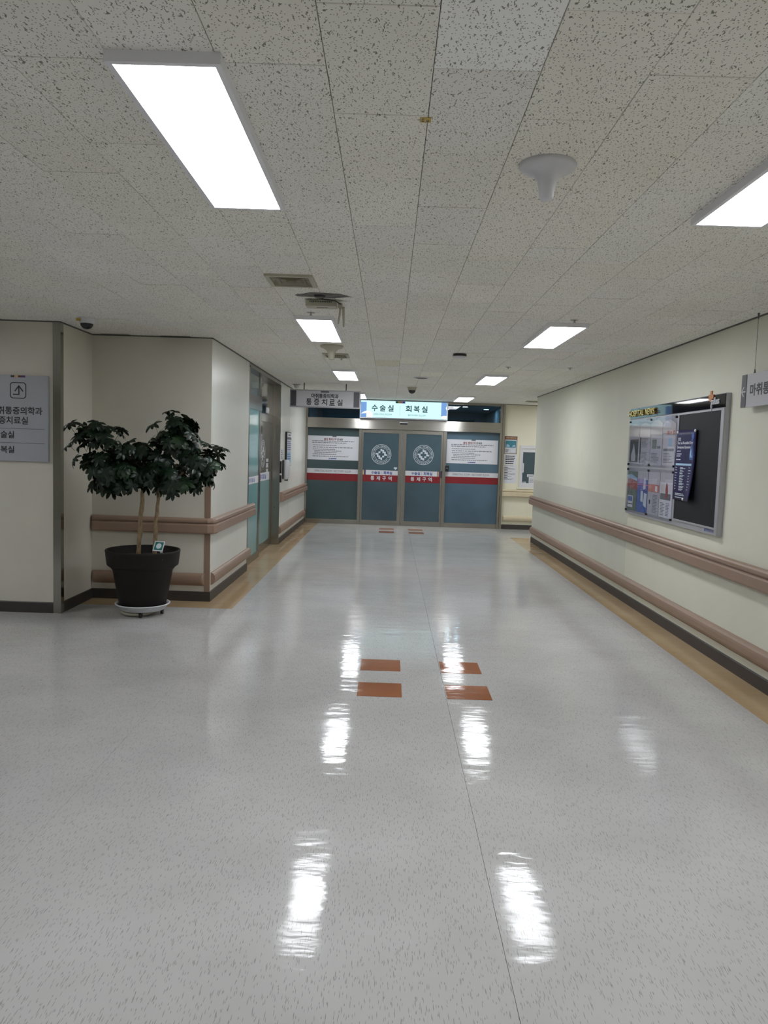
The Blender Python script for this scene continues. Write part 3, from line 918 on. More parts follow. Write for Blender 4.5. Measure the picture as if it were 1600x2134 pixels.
# lit sign over the doors
PS = facing_camera(16.06)
ls = thing('lightbox_sign', 'bright cyan lightbox sign above the far glass doors', 'sign', (0.275, 16.1, 2.26))
MB().box(-0.655, 1.19, 16.06, 16.185, 2.262, 2.65).build('box', M['alu'], ls, bevel=0.004)
fc = MB().pbox(PS, -0.635, 1.172, 2.285, 2.632, 0, 0.002).build('panel', M['lit_sign'], ls)
MB().pbox(PS, -0.635, -0.515, 2.285, 2.600, 0.002, 0.003).build('blue_edge_print', M['lit_edge'], ls)
MB().pbox(PS, 1.047, 1.165, 2.30, 2.632, 0.002, 0.003).build('blue_edge_print', M['lit_edge'], ls)
for pts in ([(-0.635, 2.355), (-0.58, 2.395), (-0.52, 2.42), (-0.46, 2.425), (-0.40, 2.39), (-0.38, 2.31), (-0.40, 2.285), (-0.515, 2.285), (-0.515, 2.37)], [(1.165, 2.47), (1.165, 2.57), (1.14, 2.52)], [(1.05, 2.30), (1.165, 2.30), (1.165, 2.36), (1.10, 2.36), (1.05, 2.345)]):
    MB().ppoly(PS, pts, 0.003, 0.0036).build('pale_wave_print', M['lit_pale'], ls)
for i, c in enumerate(('green', 'yellow', 'pink', 'blue')):
    MB().pbox(PS, 0.09 + 0.05 * i, 0.14 + 0.05 * i, 2.592, 2.632, 0.002, 0.004).build('colour_square', M[c], ls)
for word, x0 in (('수술실', -0.345), ('회복실', 0.365)):
    mb = MB()
    for i, chh in enumerate(word):
        letters(mb, PS, chh, x0 + 0.167 * i, 2.483, 0.135, 0.004, width=0.125, bold=0.024)
    mb.build('lettering', M['ink_teal'], ls)
MB().pbox(PS, 0.183, 0.187, 2.33, 2.55, 0.002, 0.004).build('divider_line', M['ink_teal'], ls)
letters(MB(), PS, 'OPERATING ROOM', -0.18, 2.352, 0.036, 0.004, width=0.385).build('lettering', M['ink_soft'], ls)
letters(MB(), PS, 'RECOVERY ROOM', 0.54, 2.352, 0.036, 0.004, width=0.365).build('lettering', M['ink_soft'], ls)

# hanging sign
PH = facing_camera(12.52)
hs = thing('hanging_sign', 'grey hanging sign with dark ends on two rods before the far doors', 'sign', (-1.08, 12.55, 2.26))
MB().box(-1.66, -0.505, 12.525, 12.60, 2.262, 2.548).build('box', M['alu'], hs, bevel=0.006)
MB().pbox(PH, -1.642, -0.523, 2.282, 2.530, -0.005, 0.002).build('panel', M['sign_h'], hs)
MB().pbox(PH, -1.642, -1.553, 2.282, 2.530, 0.002, 0.004).build('end_strip', M['sign_dark'], hs)
MB().pbox(PH, -0.617, -0.523, 2.282, 2.530, 0.002, 0.004).build('end_strip', M['sign_dark'], hs)
MB().pbox(PH, -1.155, -1.02, 2.507, 2.530, 0.002, 0.004).build('clip', M['ink_soft'], hs)
letters(MB(), PH, '마취통증의학과', -1.085, 2.452, 0.072, 0.004, width=0.445, bold=0.03).build('lettering', M['ink'], hs)
mb = MB()
for i, chh in enumerate('통증치료실'):
    letters(mb, PH, chh, -1.345 + 0.126 * i, 2.352, 0.105, 0.004, width=0.092, bold=0.022)
mb.build('lettering', M['ink'], hs)
for x in (-1.433, -0.746):
    MB().tube([(x, 12.56, 2.54), (x, 12.56, ZC)], 0.008, 8).build('rod', M['black_plastic'], hs)

# ------------------------------------------------------------------ left sliding door (door_2)
d2 = thing('door_2', 'steel framed sliding door of teal frosted glass in the left corridor wall', 'door', (-1.87, 11.1, 0), kind='structure')
XF, XV = -1.87, -1.94
fr = MB()
fr.box(XL - 0.14, XL + 0.002, 9.70, 9.76, 0, 2.615).box(XF - 0.03, XF + 0.012, 10.86, 10.99, 0, 2.615)
fr.box(XL - 0.14, XL + 0.002, 9.70, 12.45, 2.60, 2.64).box(XL - 0.14, XL, 9.70, 12.45, 2.64, ZC + 0.01)
fr.box(XF - 0.03, XF + 0.012, 9.76, 10.86, 0, 0.10)
fr.build('door_frame', M['steel_v'], d2)
MB().box(XF - 0.03, XF + 0.02, 9.76, 10.99, 2.10, 2.29).build('header_band', M['steel'], d2)
MB().box(XV - 0.08, XV + 0.035, 10.99, 12.43, 2.10, 2.60).build('header_box', M['mirror'], d2)
MB().box(XV - 0.06, XV + 0.05, 11.74, 11.90, 2.115, 2.20).build('motion_sensor', M['white_plastic'], d2, bevel=0.01)
sp = MB().box(XF - 0.008, XF, 9.76, 10.87, 0.10, 2.10).build('fixed_glass', M['teal'], d2)
MB().box(XF - 0.008, XF, 9.76, 10.87, 2.29, 2.60).build('transom_glass', M['teal_d'], d2)
plL = on_left_wall(XF)
MB().pbox(plL, 9.78, 10.86, 1.085, 1.185, 0, 0.0015).build('white_stripe', M['white'], sp)
letters(MB(), plL, '통증치료실', 10.3, 1.135, 0.06, 0.002, width=0.6, bold=0.02).build('lettering', M['ink_blue'], sp)
lf = MB().box(XV - 0.02, XV + 0.02, 10.95, 11.02, 0.01, 2.10).box(XV - 0.02, XV + 0.02, 12.30, 12.42, 0.01, 2.10).box(XV - 0.02, XV + 0.02, 11.02, 12.30, 0.01, 0.12).box(XV - 0.02, XV + 0.02, 11.02, 12.30, 1.98, 2.10) \
    .build('door_leaf', M['steel_v'], d2)
MB().box(XV - 0.004, XV + 0.004, 11.02, 12.30, 0.12, 1.10).build('lower_glass', M['teal'], lf)
MB().box(XV - 0.004, XV + 0.004, 11.02, 12.30, 1.10, 1.98).build('upper_glass', M['clear_dark'], lf)
plV = on_left_wall(XV + 0.004)
MB().pbox(plV, 11.04, 12.28, 1.075, 1.20, 0, 0.0015).build('white_stripe', M['white'], lf)
letters(MB(), plV, '통증치료실', 11.6, 1.137, 0.085, 0.002, width=0.75, bold=0.03).build('lettering', M['ink_blue'], lf)
emblem(plV, 11.66, 1.49, lf, R=0.21, m=M['white'])
MB().pbox(plV, 11.95, 12.18, 1.36, 1.41, 0, 0.0015).pbox(plV, 11.97, 12.16, 1.27, 1.34, 0, 0.0015).pbox(plV, 11.97, 12.16, 1.20, 1.25, 0, 0.0015).build('sticker_row', M['paper_g'], lf)
jb = MB().box(XV - 0.05, XL + 0.012, 12.43, 12.475, 0, 2.60).build('steel_jamb', M['steel_v'], d2, bevel=0.002)
MB().tube([(-1.865, 12.424, 0.62), (-1.865, 12.43, 0.62)], 0.008, 8).build('key_hole', M['black_plastic'], jb)
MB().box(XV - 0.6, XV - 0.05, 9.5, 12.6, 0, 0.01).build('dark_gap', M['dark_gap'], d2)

# small things on the wall past that door
PW = on_left_wall(XL)
t = thing('card_reader', 'tall black card reader at the edge of the steel jamb', 'card reader', (XL, 12.53, 1.02))
MB().pbox(PW, 12.49, 12.56, 1.02, 1.14, 0, 0.03).build('lower_body', M['black_plastic'], t, bevel=0.003)
MB().pbox(PW, 12.49, 12.56, 1.17, 1.37, 0, 0.03).build('upper_body', M['black_plastic'], t, bevel=0.003)
t = thing('wall_paper', 'small white printed paper taped above the hand sanitiser', 'notice', (XL, 12.72, 1.38))
MB().pbox(PW, 12.60, 12.86, 1.375, 1.57, 0, 0.0015).build('sheet', M['paper'], t)
print_lines(MB(), PW, 12.63, 12.83, [1.54, 1.51, 1.48, 1.45, 1.42], 0.014, 0.002, random.Random(3), word=(0.15, 0.3)).build('print_lines', M['ink_soft'], t)
t = thing('sanitiser_dispenser', 'white hand sanitiser dispenser on a black wall plate', 'dispenser', (XL, 12.93, 1.06))
MB().pbox(PW, 12.80, 13.05, 1.07, 1.385, 0, 0.025).build('back_plate', M['black_plastic'], t, bevel=0.006)
b = MB()
for z0, z1, d0, d1, w in ((1.05, 1.39, 0.025, 0.10, 0.10),):
    vs = []
    for z, dd, ww in ((1.055, 0.075, 0.075), (1.10, 0.095, 0.085), (1.25, 0.11, 0.10), (1.35, 0.105, 0.10), (1.39, 0.08, 0.09)):
        vs += [PW.at(12.925 - ww, z, 0.025), PW.at(12.925 + ww, z, 0.025), PW.at(12.925 + ww, z, dd - 0.02), PW.at(12.925 + ww * 0.7, z, dd), PW.at(12.925 - ww * 0.7, z, dd), PW.at(12.925 - ww, z, dd - 0.02)]
    fs = [tuple(range(6))[::-1], tuple(range(24, 30))]
    for i in range(4):
        for k in range(6):
            fs.append((i * 6 + k, i * 6 + (k + 1) % 6, (i + 1) * 6 + (k + 1) % 6, (i + 1) * 6 + k))
    b.add(vs, fs, 0, True)
b.build('cover', M['white_plastic'], t)
MB().pbox(PW, 12.89, 12.96, 1.035, 1.06, 0.03, 0.085).build('nozzle', M['black_plastic'], t)
t = thing('framed_notice', 'framed white notice with blue bands beyond the hand sanitiser', 'notice', (XL, 13.37, 1.28))
MB().pbox(PW, 13.10, 13.64, 1.275, 1.865, 0, 0.035).build('frame', M['black_plastic'], t)
MB().pbox(PW, 13.115, 13.625, 1.29, 1.85, 0.035, 0.037).build('sheet', M['paper'], t)
MB().pbox(PW, 13.115, 13.625, 1.735, 1.775, 0.037, 0.038).pbox(PW, 13.25, 13.5, 1.80, 1.825, 0.037, 0.038).build('heading_print', M['ink_soft'], t)
MB().pbox(PW, 13.13, 13.61, 1.31, 1.52, 0.037, 0.0378).build('blue_block', M['sky_bar'], t)
print_lines(MB(), PW, 13.15, 13.59, [1.70, 1.665, 1.63, 1.595, 1.56, 1.48, 1.44, 1.40, 1.35], 0.015, 0.0386, random.Random(5), word=(0.05, 0.15)).build('print_lines', M['ink_blue'], t)

# ------------------------------------------------------------------ far right: papers and window
def paper(a0, a1, b0, b1, label):
    t = thing('wall_paper', label, 'notice', ((a0 + a1) / 2, YE, b0))
    MB().pbox(PE, a0, a1, b0, b1, 0, 0.002).build('sheet', M['paper'], t)
    return t


t = paper(2.435, 2.705, 1.612, 1.985, 'poster with a dark red heading and teal picture on the far wall')
MB().pbox(PE, 2.435, 2.705, 1.612, 1.985, 0.002, 0.0025).build('border', M['brown'], t)
MB().pbox(PE, 2.447, 2.693, 1.622, 1.915, 0.0025, 0.003).build('white_field', M['paper'], t)
print_lines(MB(), PE, 2.455, 2.685, [1.952], 0.026, 0.003, random.Random(8), fill=(1, 1), word=(0.06, 0.1)).build('print_lines', M['tan'], t)
MB().pbox(PE, 2.457, 2.683, 1.745, 1.895, 0.003, 0.0035).build('picture', M['photo_teal'], t)
MB().ppoly(PE, [(2.47, 1.76), (2.55, 1.765), (2.54, 1.80), (2.49, 1.82)], 0.0035, 0.004).ppoly(PE, [(2.59, 1.765), (2.67, 1.76), (2.665, 1.81), (2.62, 1.80)], 0.0035, 0.004).build('picture_detail', M['sky_bar'], t)
MB().pbox(PE, 2.555, 2.685, 1.635, 1.725, 0.003, 0.0033).build('box_outline', M['ink_soft'], t)
MB().pbox(PE, 2.559, 2.681, 1.639, 1.721, 0.0033, 0.0036).build('box_field', M['paper'], t)
print_lines(MB(), PE, 2.46, 2.54, [1.71, 1.69, 1.67, 1.65], 0.011, 0.0034, random.Random(2), word=(0.2, 0.5)).build('print_lines', M['ink_soft'], t)
t = paper(2.437, 2.712, 1.388, 1.605, 'lilac white paper of bold lines below the teal poster')
print_lines(MB(), PE, 2.47, 2.68, [1.565, 1.525, 1.49, 1.45, 1.41], 0.020, 0.0026, random.Random(6), fill=(0.8, 1), word=(0.1, 0.25)).build('print_lines', M['ink'], t)
t = paper(2.443, 2.722, 0.988, 1.382, 'long white list paper lowest of the three beside the steel door post')
print_lines(MB(), PE, 2.455, 2.53, [1.325, 1.265, 1.215, 1.155, 1.10], 0.014, 0.0026, random.Random(1), fill=(1, 1), word=(0.4, 0.6)).build('heading_print', M['ink'], t)
print_lines(MB(), PE, 2.455, 2.70, [1.36, 1.30, 1.285, 1.24, 1.195, 1.18, 1.135, 1.08, 1.065], 0.007, 0.0026, random.Random(9), word=(0.05, 0.15)).build('print_lines', M['ink_soft'], t)

w1 = thing('window_1', 'small white framed sliding window with dark glass in the far wall', 'window', (3.05, YE, 0.90), kind='structure')
fr = MB()
for a0, a1, b0, b1, dd in ((2.775, 3.60, 0.905, 0.975, 0.035), (2.775, 3.60, 1.735, 1.80, 0.035), (2.775, 2.815, 0.975, 1.735, 0.035), (3.56, 3.60, 0.975, 1.735, 0.035),
                           (2.815, 3.56, 0.975, 1.00, 0.02), (2.815, 3.56, 1.66, 1.735, 0.02), (2.815, 2.840, 1.00, 1.66, 0.02)):
    fr.pbox(PE, a0, a1, b0, b1, 0, dd)
fr.build('window_frame', M['white_plastic'], w1)
MB().pbox(PE, 2.84, 3.56, 1.0, 1.66, 0.001, 0.008).build('pane', M['film'], w1)
MB().pbox(PE, 2.84, 2.866, 1.225, 1.425, 0.008, 0.028).build('handle', M['white_plastic'], w1, bevel=0.003)
MB().pbox(PE, 2.735, 3.62, 0.868, 0.905, 0, 0.05).build('window_sill', M['wall_far'], w1)
pg = facing_camera(YE - 0.008)
for a0, a1, b0, b1, lb in ((2.945, 3.14, 1.135, 1.19, 'narrow white strip label on the window pane'), (2.985, 3.13, 1.0, 1.13, 'square white paper with a sketch on the window pane'), (2.855, 2.925, 1.0, 1.03, 'tiny white label in the lower corner of the window pane')):
    t = thing('window_note', lb, 'notice', (a0, YE - 0.01, b0))
    MB().pbox(pg, a0, a1, b0, b1, 0, 0.0015).build('sheet', M['paper'], t)
    print_lines(MB(), pg, a0 + 0.012, a1 - 0.01, [b0 + (b1 - b0) * q for q in ((0.3, 0.65) if b1 - b0 < 0.1 else (0.15, 0.35, 0.55, 0.75))], 0.008, 0.002, random.Random(4), word=(0.12, 0.3)).build('print_lines', M['ink_soft'], t)

# ------------------------------------------------------------------ notice board on the right wall
PB = on_right_wall(2.62)          # a = -Y
B0, B1, BZ0, BZ1 = -8.40, -6.035, 1.0, 2.135
nb = thing('notice_board', 'large grey framed notice board with glossy black heading on the right wall', 'notice board', (XR, 7.2, 1.0))
MB().pbox(PB, B0, B1, BZ0, BZ1, -0.04, 0).build('back_panel', M['alu'], nb, bevel=0.003)
MB().add([PB.at(a, b, d) for d, k in ((0, 0), (0.006, 0.0018)) for a, b, d in ((B0 + 0.004, 2.022, d), (B1, 2.022, d), (B1, 2.128, d + k), (B0 + 0.004, 2.128, d + k))],
         [(3, 2, 1, 0), (4, 5, 6, 7), (0, 1, 5, 4), (1, 2, 6, 5), (2, 3, 7, 6), (3, 0, 4, 7)]).build('heading_panel', M['gloss_black'], nb)
MB().pbox(PB, -6.965, -6.085, 1.062, 2.0, 0, 0.004).build('felt_panel', M['board_black'], nb)
MB().pbox(PB, -6.985, -6.965, 1.062, 2.01, 0, 0.010).pbox(PB, -6.085, -6.035, 1.0, 2.018, 0, 0.010).pbox(PB, -6.985, -6.085, 2.0, 2.018, 0, 0.010).pbox(PB, -6.985, -6.085, 1.045, 1.062, 0, 0.008) \
    .build('felt_frame', M['alu'], nb, bevel=0.002)
for word, a, w in (('HOSPITAL', -8.145, 0.47), ('NEWS', -7.725, 0.27)):
    letters(MB(), PB, word, a, 2.075, 0.062, 0.012, width=w, bold=0.012, depth=0.014).build('raised_lettering', M['gold'], nb)
letters(MB(), PB, 'plus', -6.205, 2.072, 0.075, 0.008, width=0.15, bold=0.012, shear=0.25, depth=0.008).pbox(PB, -6.285, -6.272, 2.0, 2.05, 0.008, 0.014).build('script_lettering', M['paper'], nb)
MB().pbox(PB, -6.305, -6.275, 2.075, 2.165, 0.006, 0.016).pbox(PB, -6.335, -6.305, 2.095, 2.135, 0.006, 0.016).pbox(PB, -6.275, -6.245, 2.10, 2.135, 0.006, 0.016).build('orange_plus', M['orange_ac'], nb)
letters(MB(), PB, '전북대학교병원', -6.165, 1.030, 0.026, 0.0015, width=0.17, bold=0.01).pbox(PB, -6.285, -6.262, 1.018, 1.042, 0.0005, 0.0015).build('small_lettering', M['ink_blue'], nb)
for lo, hi in ((1.515, 2.008), (1.022, 1.500)):
    pk = MB().pbox(PB, -8.385, -7.005, lo, hi, 0.0105, 0.0135).build('acrylic_cover', M['acrylic'], nb)
    mb = MB()
    for a in (-8.36, -7.70, -7.03):
        for b in (lo + 0.02, hi - 0.02):
            mb2 = Plane(PB.at(a, b, 0), PB.u, PB.v)
            vs = [mb2.at(0.011 * math.cos(2 * PI * k / 10), 0.011 * math.sin(2 * PI * k / 10), dd) for dd in (0.0, 0.019) for k in range(10)]
            MB().add(vs, [tuple(range(10, 20))] + [(k, (k + 1) % 10, 10 + (k + 1) % 10, 10 + k) for k in range(10)]).build('stud', M['black_plastic'], pk)

# papers in the two pockets: every page is a thing of its own
cols = [(-8.36, -8.045), (-8.03, -7.715), (-7.70, -7.375), (-7.36, -7.035)]


def page(a0, a1, b0, b1, m, label):
    t = thing('news_page', label, 'brochure', PB.at((a0 + a1) / 2, b0, 0.003), 'pages in the acrylic pockets')
    MB().pbox(PB, a0, a1, b0, b1, 0.0015, 0.004).build('page', M[m], t)
    return t


def flap(t, a0, a1, b0, b1, peak):
    """the page's curled pale top edge"""
    pts = [(a0, b0), (a1, b0 - 0.012), (a1, b1 - peak)]
    for k in range(1, 6):
        f = k / 6
        pts.append((a1 + (a0 - a1) * f, b1 - peak + peak * math.sin(PI * f)))
    pts.append((a0, b1 - peak))
    MB().ppoly(PB, pts, 0.004, 0.0095).build('curled_top', M['flap'], t)


def block(t, a0, a1, b0, b1, m, nm='printed_picture', d=0.004):
    MB().pbox(PB, a0, a1, b0, b1, d, d + 0.0008).build(nm, M[m], t)


def text_block(t, a0, a1, b0, b1, seed, h=0.006, step=0.014):
    n = int((b1 - b0) / step)
    print_lines(MB(), PB, a0, a1, [b1 - step * (i + 0.5) for i in range(n)], h, 0.0052, random.Random(seed), word=(0.1, 0.3)).build('printed_text', M['photo_grey'], t)


a0, a1 = cols[0]
t = page(a0, a1, 1.545, 1.95, 'paper_g', 'upper pocket page with a dark photograph of a white draped figure')
flap(t, a0, a1, 1.84, 1.965, 0.03)
block(t, a0 + 0.01, a1 - 0.03, 1.56, 1.80, 'photo_dark')
MB().ppoly(PB, [(a0 + 0.07, 1.57), (a0 + 0.20, 1.57), (a0 + 0.21, 1.63), (a0 + 0.17, 1.70), (a0 + 0.14, 1.76), (a0 + 0.11, 1.70), (a0 + 0.06, 1.63)], 0.0048, 0.0055).build('printed_figure', M['paper_g'], t)
a0, a1 = cols[1]
t = page(a0, a1, 1.535, 1.94, 'paper_g', 'upper pocket page of plain text columns with a dark edge')
flap(t, a0, a1, 1.83, 1.965, 0.03)
block(t, a0 + 0.005, a0 + 0.04, 1.55, 1.82, 'photo_dark', 'dark_edge'); text_block(t, a0 + 0.06, a1 - 0.03, 1.70, 1.81, 11); text_block(t, a0 + 0.06, a1 - 0.03, 1.55, 1.67, 12)
a0, a1 = cols[2]
t = page(a0, a1, 1.535, 1.955, 'paper_g', 'upper pocket page with one small photograph in mid column')
flap(t, a0, a1, 1.845, 1.985, 0.045)
block(t, a0 + 0.05, a0 + 0.17, 1.70, 1.79, 'photo_green'); block(t, a0 + 0.19, a0 + 0.28, 1.70, 1.725, 'photo_grey'); text_block(t, a0 + 0.03, a1 - 0.06, 1.55, 1.66, 13)
a0, a1 = cols[3]
t = page(a0, a1, 1.535, 1.95, 'paper_g', 'upper pocket page with red lettering above a snowy picture')
flap(t, a0, a1, 1.845, 1.97, 0.045)
for p0, p1, q0, q1 in ((0.12, 0.18, 1.83, 1.865), (0.20, 0.24, 1.84, 1.86), (0.27, 0.31, 1.825, 1.87)):
    MB().pbox(PB, a0 + p0, a0 + p1, q0, q1, 0.0096, 0.010).build('red_heading', M['photo_salmon'], t)
block(t, a0 + 0.02, a1 - 0.02, 1.68, 1.82, 'sign'); block(t, a0 + 0.03, a1 - 0.03, 1.675, 1.70, 'photo_grey', d=0.0048); block(t, a0 + 0.15, a0 + 0.23, 1.72, 1.80, 'sky_bar', d=0.0048); text_block(t, a0 + 0.04, a1 - 0.05, 1.55, 1.66, 14)
a0, a1 = cols[0]
t = page(a0, a1, 1.045, 1.46, 'photo_green', 'lower pocket leaflet with a red brick roof and a small bed picture')
MB().ppoly(PB, [(a0, 1.30), (a1, 1.27), (a1, 1.36), (a0 + 0.1, 1.385), (a0, 1.375)], 0.004, 0.0048).build('printed_roof', M['photo_red'], t)
MB().ppoly(PB, [(a0, 1.375), (a0 + 0.1, 1.385), (a1, 1.36), (a1, 1.39), (a0 + 0.12, 1.43), (a0, 1.42)], 0.004, 0.005).build('printed_sky', M['sky_bar'], t)
block(t, a0 + 0.03, a0 + 0.20, 1.075, 1.20, 'paper'); block(t, a0 + 0.045, a0 + 0.185, 1.14, 1.19, 'photo_blue', d=0.0048); block(t, a0 + 0.03, a0 + 0.2, 1.105, 1.115, 'photo_dark', 'dark_line', d=0.0048)
a0, a1 = cols[1]
t = page(a0, a1, 1.045, 1.47, 'photo_blue', 'lower pocket leaflet in blue with white paper shapes')
block(t, a0, a1, 1.385, 1.47, 'sign', 'pale_top'); block(t, a0 + 0.01, a0 + 0.20, 1.345, 1.39, 'lilac', 'lilac_box', d=0.0048); block(t, a0, a1, 1.325, 1.335, 'pink', 'pink_line', d=0.0052)
MB().ppoly(PB, [(a0 + 0.12, 1.16), (a0 + 0.20, 1.15), (a0 + 0.19, 1.27), (a0 + 0.12, 1.28)], 0.0048, 0.0056).ppoly(PB, [(a0 + 0.21, 1.12), (a0 + 0.30, 1.10), (a0 + 0.31, 1.24), (a0 + 0.22, 1.25)], 0.0048, 0.0056) \
    .ppoly(PB, [(a0 + 0.19, 1.28), (a0 + 0.26, 1.29), (a0 + 0.25, 1.40), (a0 + 0.20, 1.41)], 0.0052, 0.006).build('printed_papers', M['logo_white'], t)
MB().ppoly(PB, [(a0 + 0.20, 1.12), (a0 + 0.225, 1.12), (a0 + 0.31, 1.06), (a0 + 0.28, 1.055)], 0.0056, 0.0062).pbox(PB, a0 + 0.12, a0 + 0.31, 1.265, 1.272, 0.0057, 0.0062).pbox(PB, a0 + 0.205, a0 + 0.213, 1.12, 1.28, 0.0057, 0.0062).build('dark_print', M['ink_blue'], t)
a0, a1 = cols[2]
t = page(a0, a1, 1.045, 1.47, 'paper_g', 'lower pocket page with a salmon coloured upper band')
block(t, a0, a1, 1.40, 1.47, 'sign', 'pale_top'); block(t, a0 + 0.01, a1 - 0.01, 1.27, 1.345, 'photo_salmon'); block(t, a0 + 0.21, a0 + 0.27, 1.28, 1.335, 'paper', d=0.0048); block(t, a0 + 0.05, a0 + 0.085, 1.15, 1.19, 'photo_dark', 'dark_print')
text_block(t, a0 + 0.15, a1 - 0.03, 1.06, 1.25, 15)
a0, a1 = cols[3]
t = page(a0, a1, 1.045, 1.47, 'paper', 'lower pocket page with a picture of one red muscle leg')
block(t, a0, a1, 1.38, 1.47, 'sign', 'pale_top'); block(t, a0 + 0.02, a1 - 0.04, 1.215, 1.275, 'photo_grey')
MB().ppoly(PB, [(a0 + 0.14, 1.235), (a0 + 0.20, 1.23), (a0 + 0.22, 1.29), (a0 + 0.20, 1.36), (a0 + 0.17, 1.38), (a0 + 0.15, 1.31), (a0 + 0.16, 1.27)], 0.0048, 0.0056).build('printed_leg', M['photo_red'], t)
block(t, a0 + 0.02, a0 + 0.12, 1.28, 1.36, 'flap', 'pink_field'); text_block(t, a0 + 0.03, a0 + 0.15, 1.06, 1.19, 16); text_block(t, a0 + 0.18, a1 - 0.04, 1.06, 1.19, 17)

# navy poster pinned over the felt panel: a sheet whose loose lower corner curls off the board
ps = thing('pinned_poster', 'tall navy blue poster pinned over the dark felt half of the board', 'poster', PB.at(-6.78, 1.24, 0.012))
A0, A1, Z0, Z1 = -6.985, -6.53, 1.238, 1.862
nx, ny = 10, 14


def curl(x, y):
    return 0.016 + 0.05 * max(0.0, x - 0.35) ** 2 * max(0.0, 0.75 - y) ** 1.5 * 3 + 0.004 * math.sin(3 * x + 5 * y)


vs = [PB.at(A0 + (A1 - A0) * i / nx, Z0 + (Z1 - Z0) * j / ny, curl(i / nx, j / ny) - q) for q in (0, 0.0012) for j in range(ny + 1) for i in range(nx + 1)]
n1 = (nx + 1) * (ny + 1)
fs = [(j * (nx + 1) + i, j * (nx + 1) + i + 1, (j + 1) * (nx + 1) + i + 1, (j + 1) * (nx + 1) + i) for j in range(ny) for i in range(nx)]
fs += [tuple(n1 + k for k in f[::-1]) for f in fs]
ring_ = [i for i in range(nx + 1)] + [j * (nx + 1) + nx for j in range(1, ny + 1)] + [ny * (nx + 1) + i for i in range(nx - 1, -1, -1)] + [j * (nx + 1) for j in range(ny - 1, 0, -1)]
fs += [(ring_[k], n1 + ring_[k], n1 + ring_[(k + 1) % len(ring_)], ring_[(k + 1) % len(ring_)]) for k in range(len(ring_))]
MB().add(vs, fs, 0, True).build('sheet', M['navy'], ps)


class Curled(Plane):             # lettering follows the curled sheet
    def at(s, a, b, d=0.0):
        return PB.at(a, b, d + curl((a - A0) / (A1 - A0), (b - Z0) / (Z1 - Z0)))


PC = Curled(PB.o, PB.u, PB.v)
PC.n = PB.n
for txt, a, z, hh, w in (('2022', -6.915, 1.783, 0.026, 0.07), ('The 1st AI-enabled Drug', -6.775, 1.745, 0.032, 0.37), ('Development Symposium', -6.80, 1.708, 0.032, 0.31)):
    letters(MB(), PC, txt, a, z, hh, 0.001, width=w, bold=0.02).build('lettering', M['paper'], ps)
print_lines(MB(), PC, -6.955, -6.83, [1.676, 1.65, 1.632, 1.60], 0.007, 0.001, random.Random(3), word=(0.15, 0.35)).build('printed_text', M['paper'], ps)
MB().pbox(PC, -6.955, -6.60, 1.548, 1.566, 0.0002, 0.001).build('pale_bar', M['sky_bar'], ps)
mb = MB()
rn = random.Random(12)
for k in range(9):
    z = 1.53 - 0.024 * k
    print_lines(mb, PC, -6.955, -6.90, [z], 0.005, 0.001, rn, fill=(0.5, 0.8), word=(0.3, 0.6))
    print_lines(mb, PC, -6.85, -6.72, [z, z - 0.009], 0.005, 0.001, rn, fill=(0.4, 1.0), word=(0.15, 0.35))
    print_lines(mb, PC, -6.66, -6.60, [z], 0.005, 0.001, rn, fill=(0.5, 1.0), word=(0.3, 0.6))
print_lines(mb, PC, -6.93, -6.66, [1.296, 1.283, 1.262], 0.006, 0.001, rn, word=(0.1, 0.3))
mb.build('printed_text', M['logo_white'], ps)
mb = MB()
mb.ppoly(PC, [(-6.66, 1.60), (-6.585, 1.60), (-6.57, 1.64), (-6.585, 1.70), (-6.605, 1.74), (-6.60, 1.78), (-6.63, 1.78), (-6.625, 1.74), (-6.645, 1.70), (-6.665, 1.64)], 0.0002, 0.0008)
mb.ppoly(PC, [(-6.60 + 0.028 * math.cos(2 * PI * k / 12), 1.808 + 0.03 * math.sin(2 * PI * k / 12)) for k in range(12)], 0.0002, 0.0008)
mb.build('printed_body', M['glow_blue'], ps)
MB().ppoly(PC, [(-6.65, 1.62), (-6.625, 1.62), (-6.62, 1.68), (-6.635, 1.70), (-6.65, 1.66)], 0.001, 0.0014).ppoly(PC, [(-6.61, 1.62), (-6.59, 1.62), (-6.59, 1.66), (-6.60, 1.69), (-6.612, 1.67)], 0.001, 0.0014).build('printed_lungs', M['sky_bar'], ps)
mb = MB()
for k, (a, b) in enumerate(((-6.965, 1.845), (-6.55, 1.85), (-6.72, 1.252))):
    c = Plane(PC.at(a, b, 0.0), PB.u, PB.v)
    vs = [c.at(r * math.cos(2 * PI * i / 10), r * math.sin(2 * PI * i / 10), d) for r, d in ((0.013, 0.0), (0.012, 0.006), (0.006, 0.010)) for i in range(10)]
    pn = thing('push_pin', ('white push pin on the navy poster, upper pin nearest the pages', 'white push pin on the free upper corner of the navy poster', 'white push pin at the foot of the navy poster')[k], 'push pin', c.at(0, 0, 0), 'push pins on the navy poster')
    MB().add(vs, [tuple(range(20, 30))] + [(j * 10 + i, j * 10 + (i + 1) % 10, (j + 1) * 10 + (i + 1) % 10, (j + 1) * 10 + i) for j in range(2) for i in range(10)], 0, True).build('pin_head', M['white_plastic'], pn)

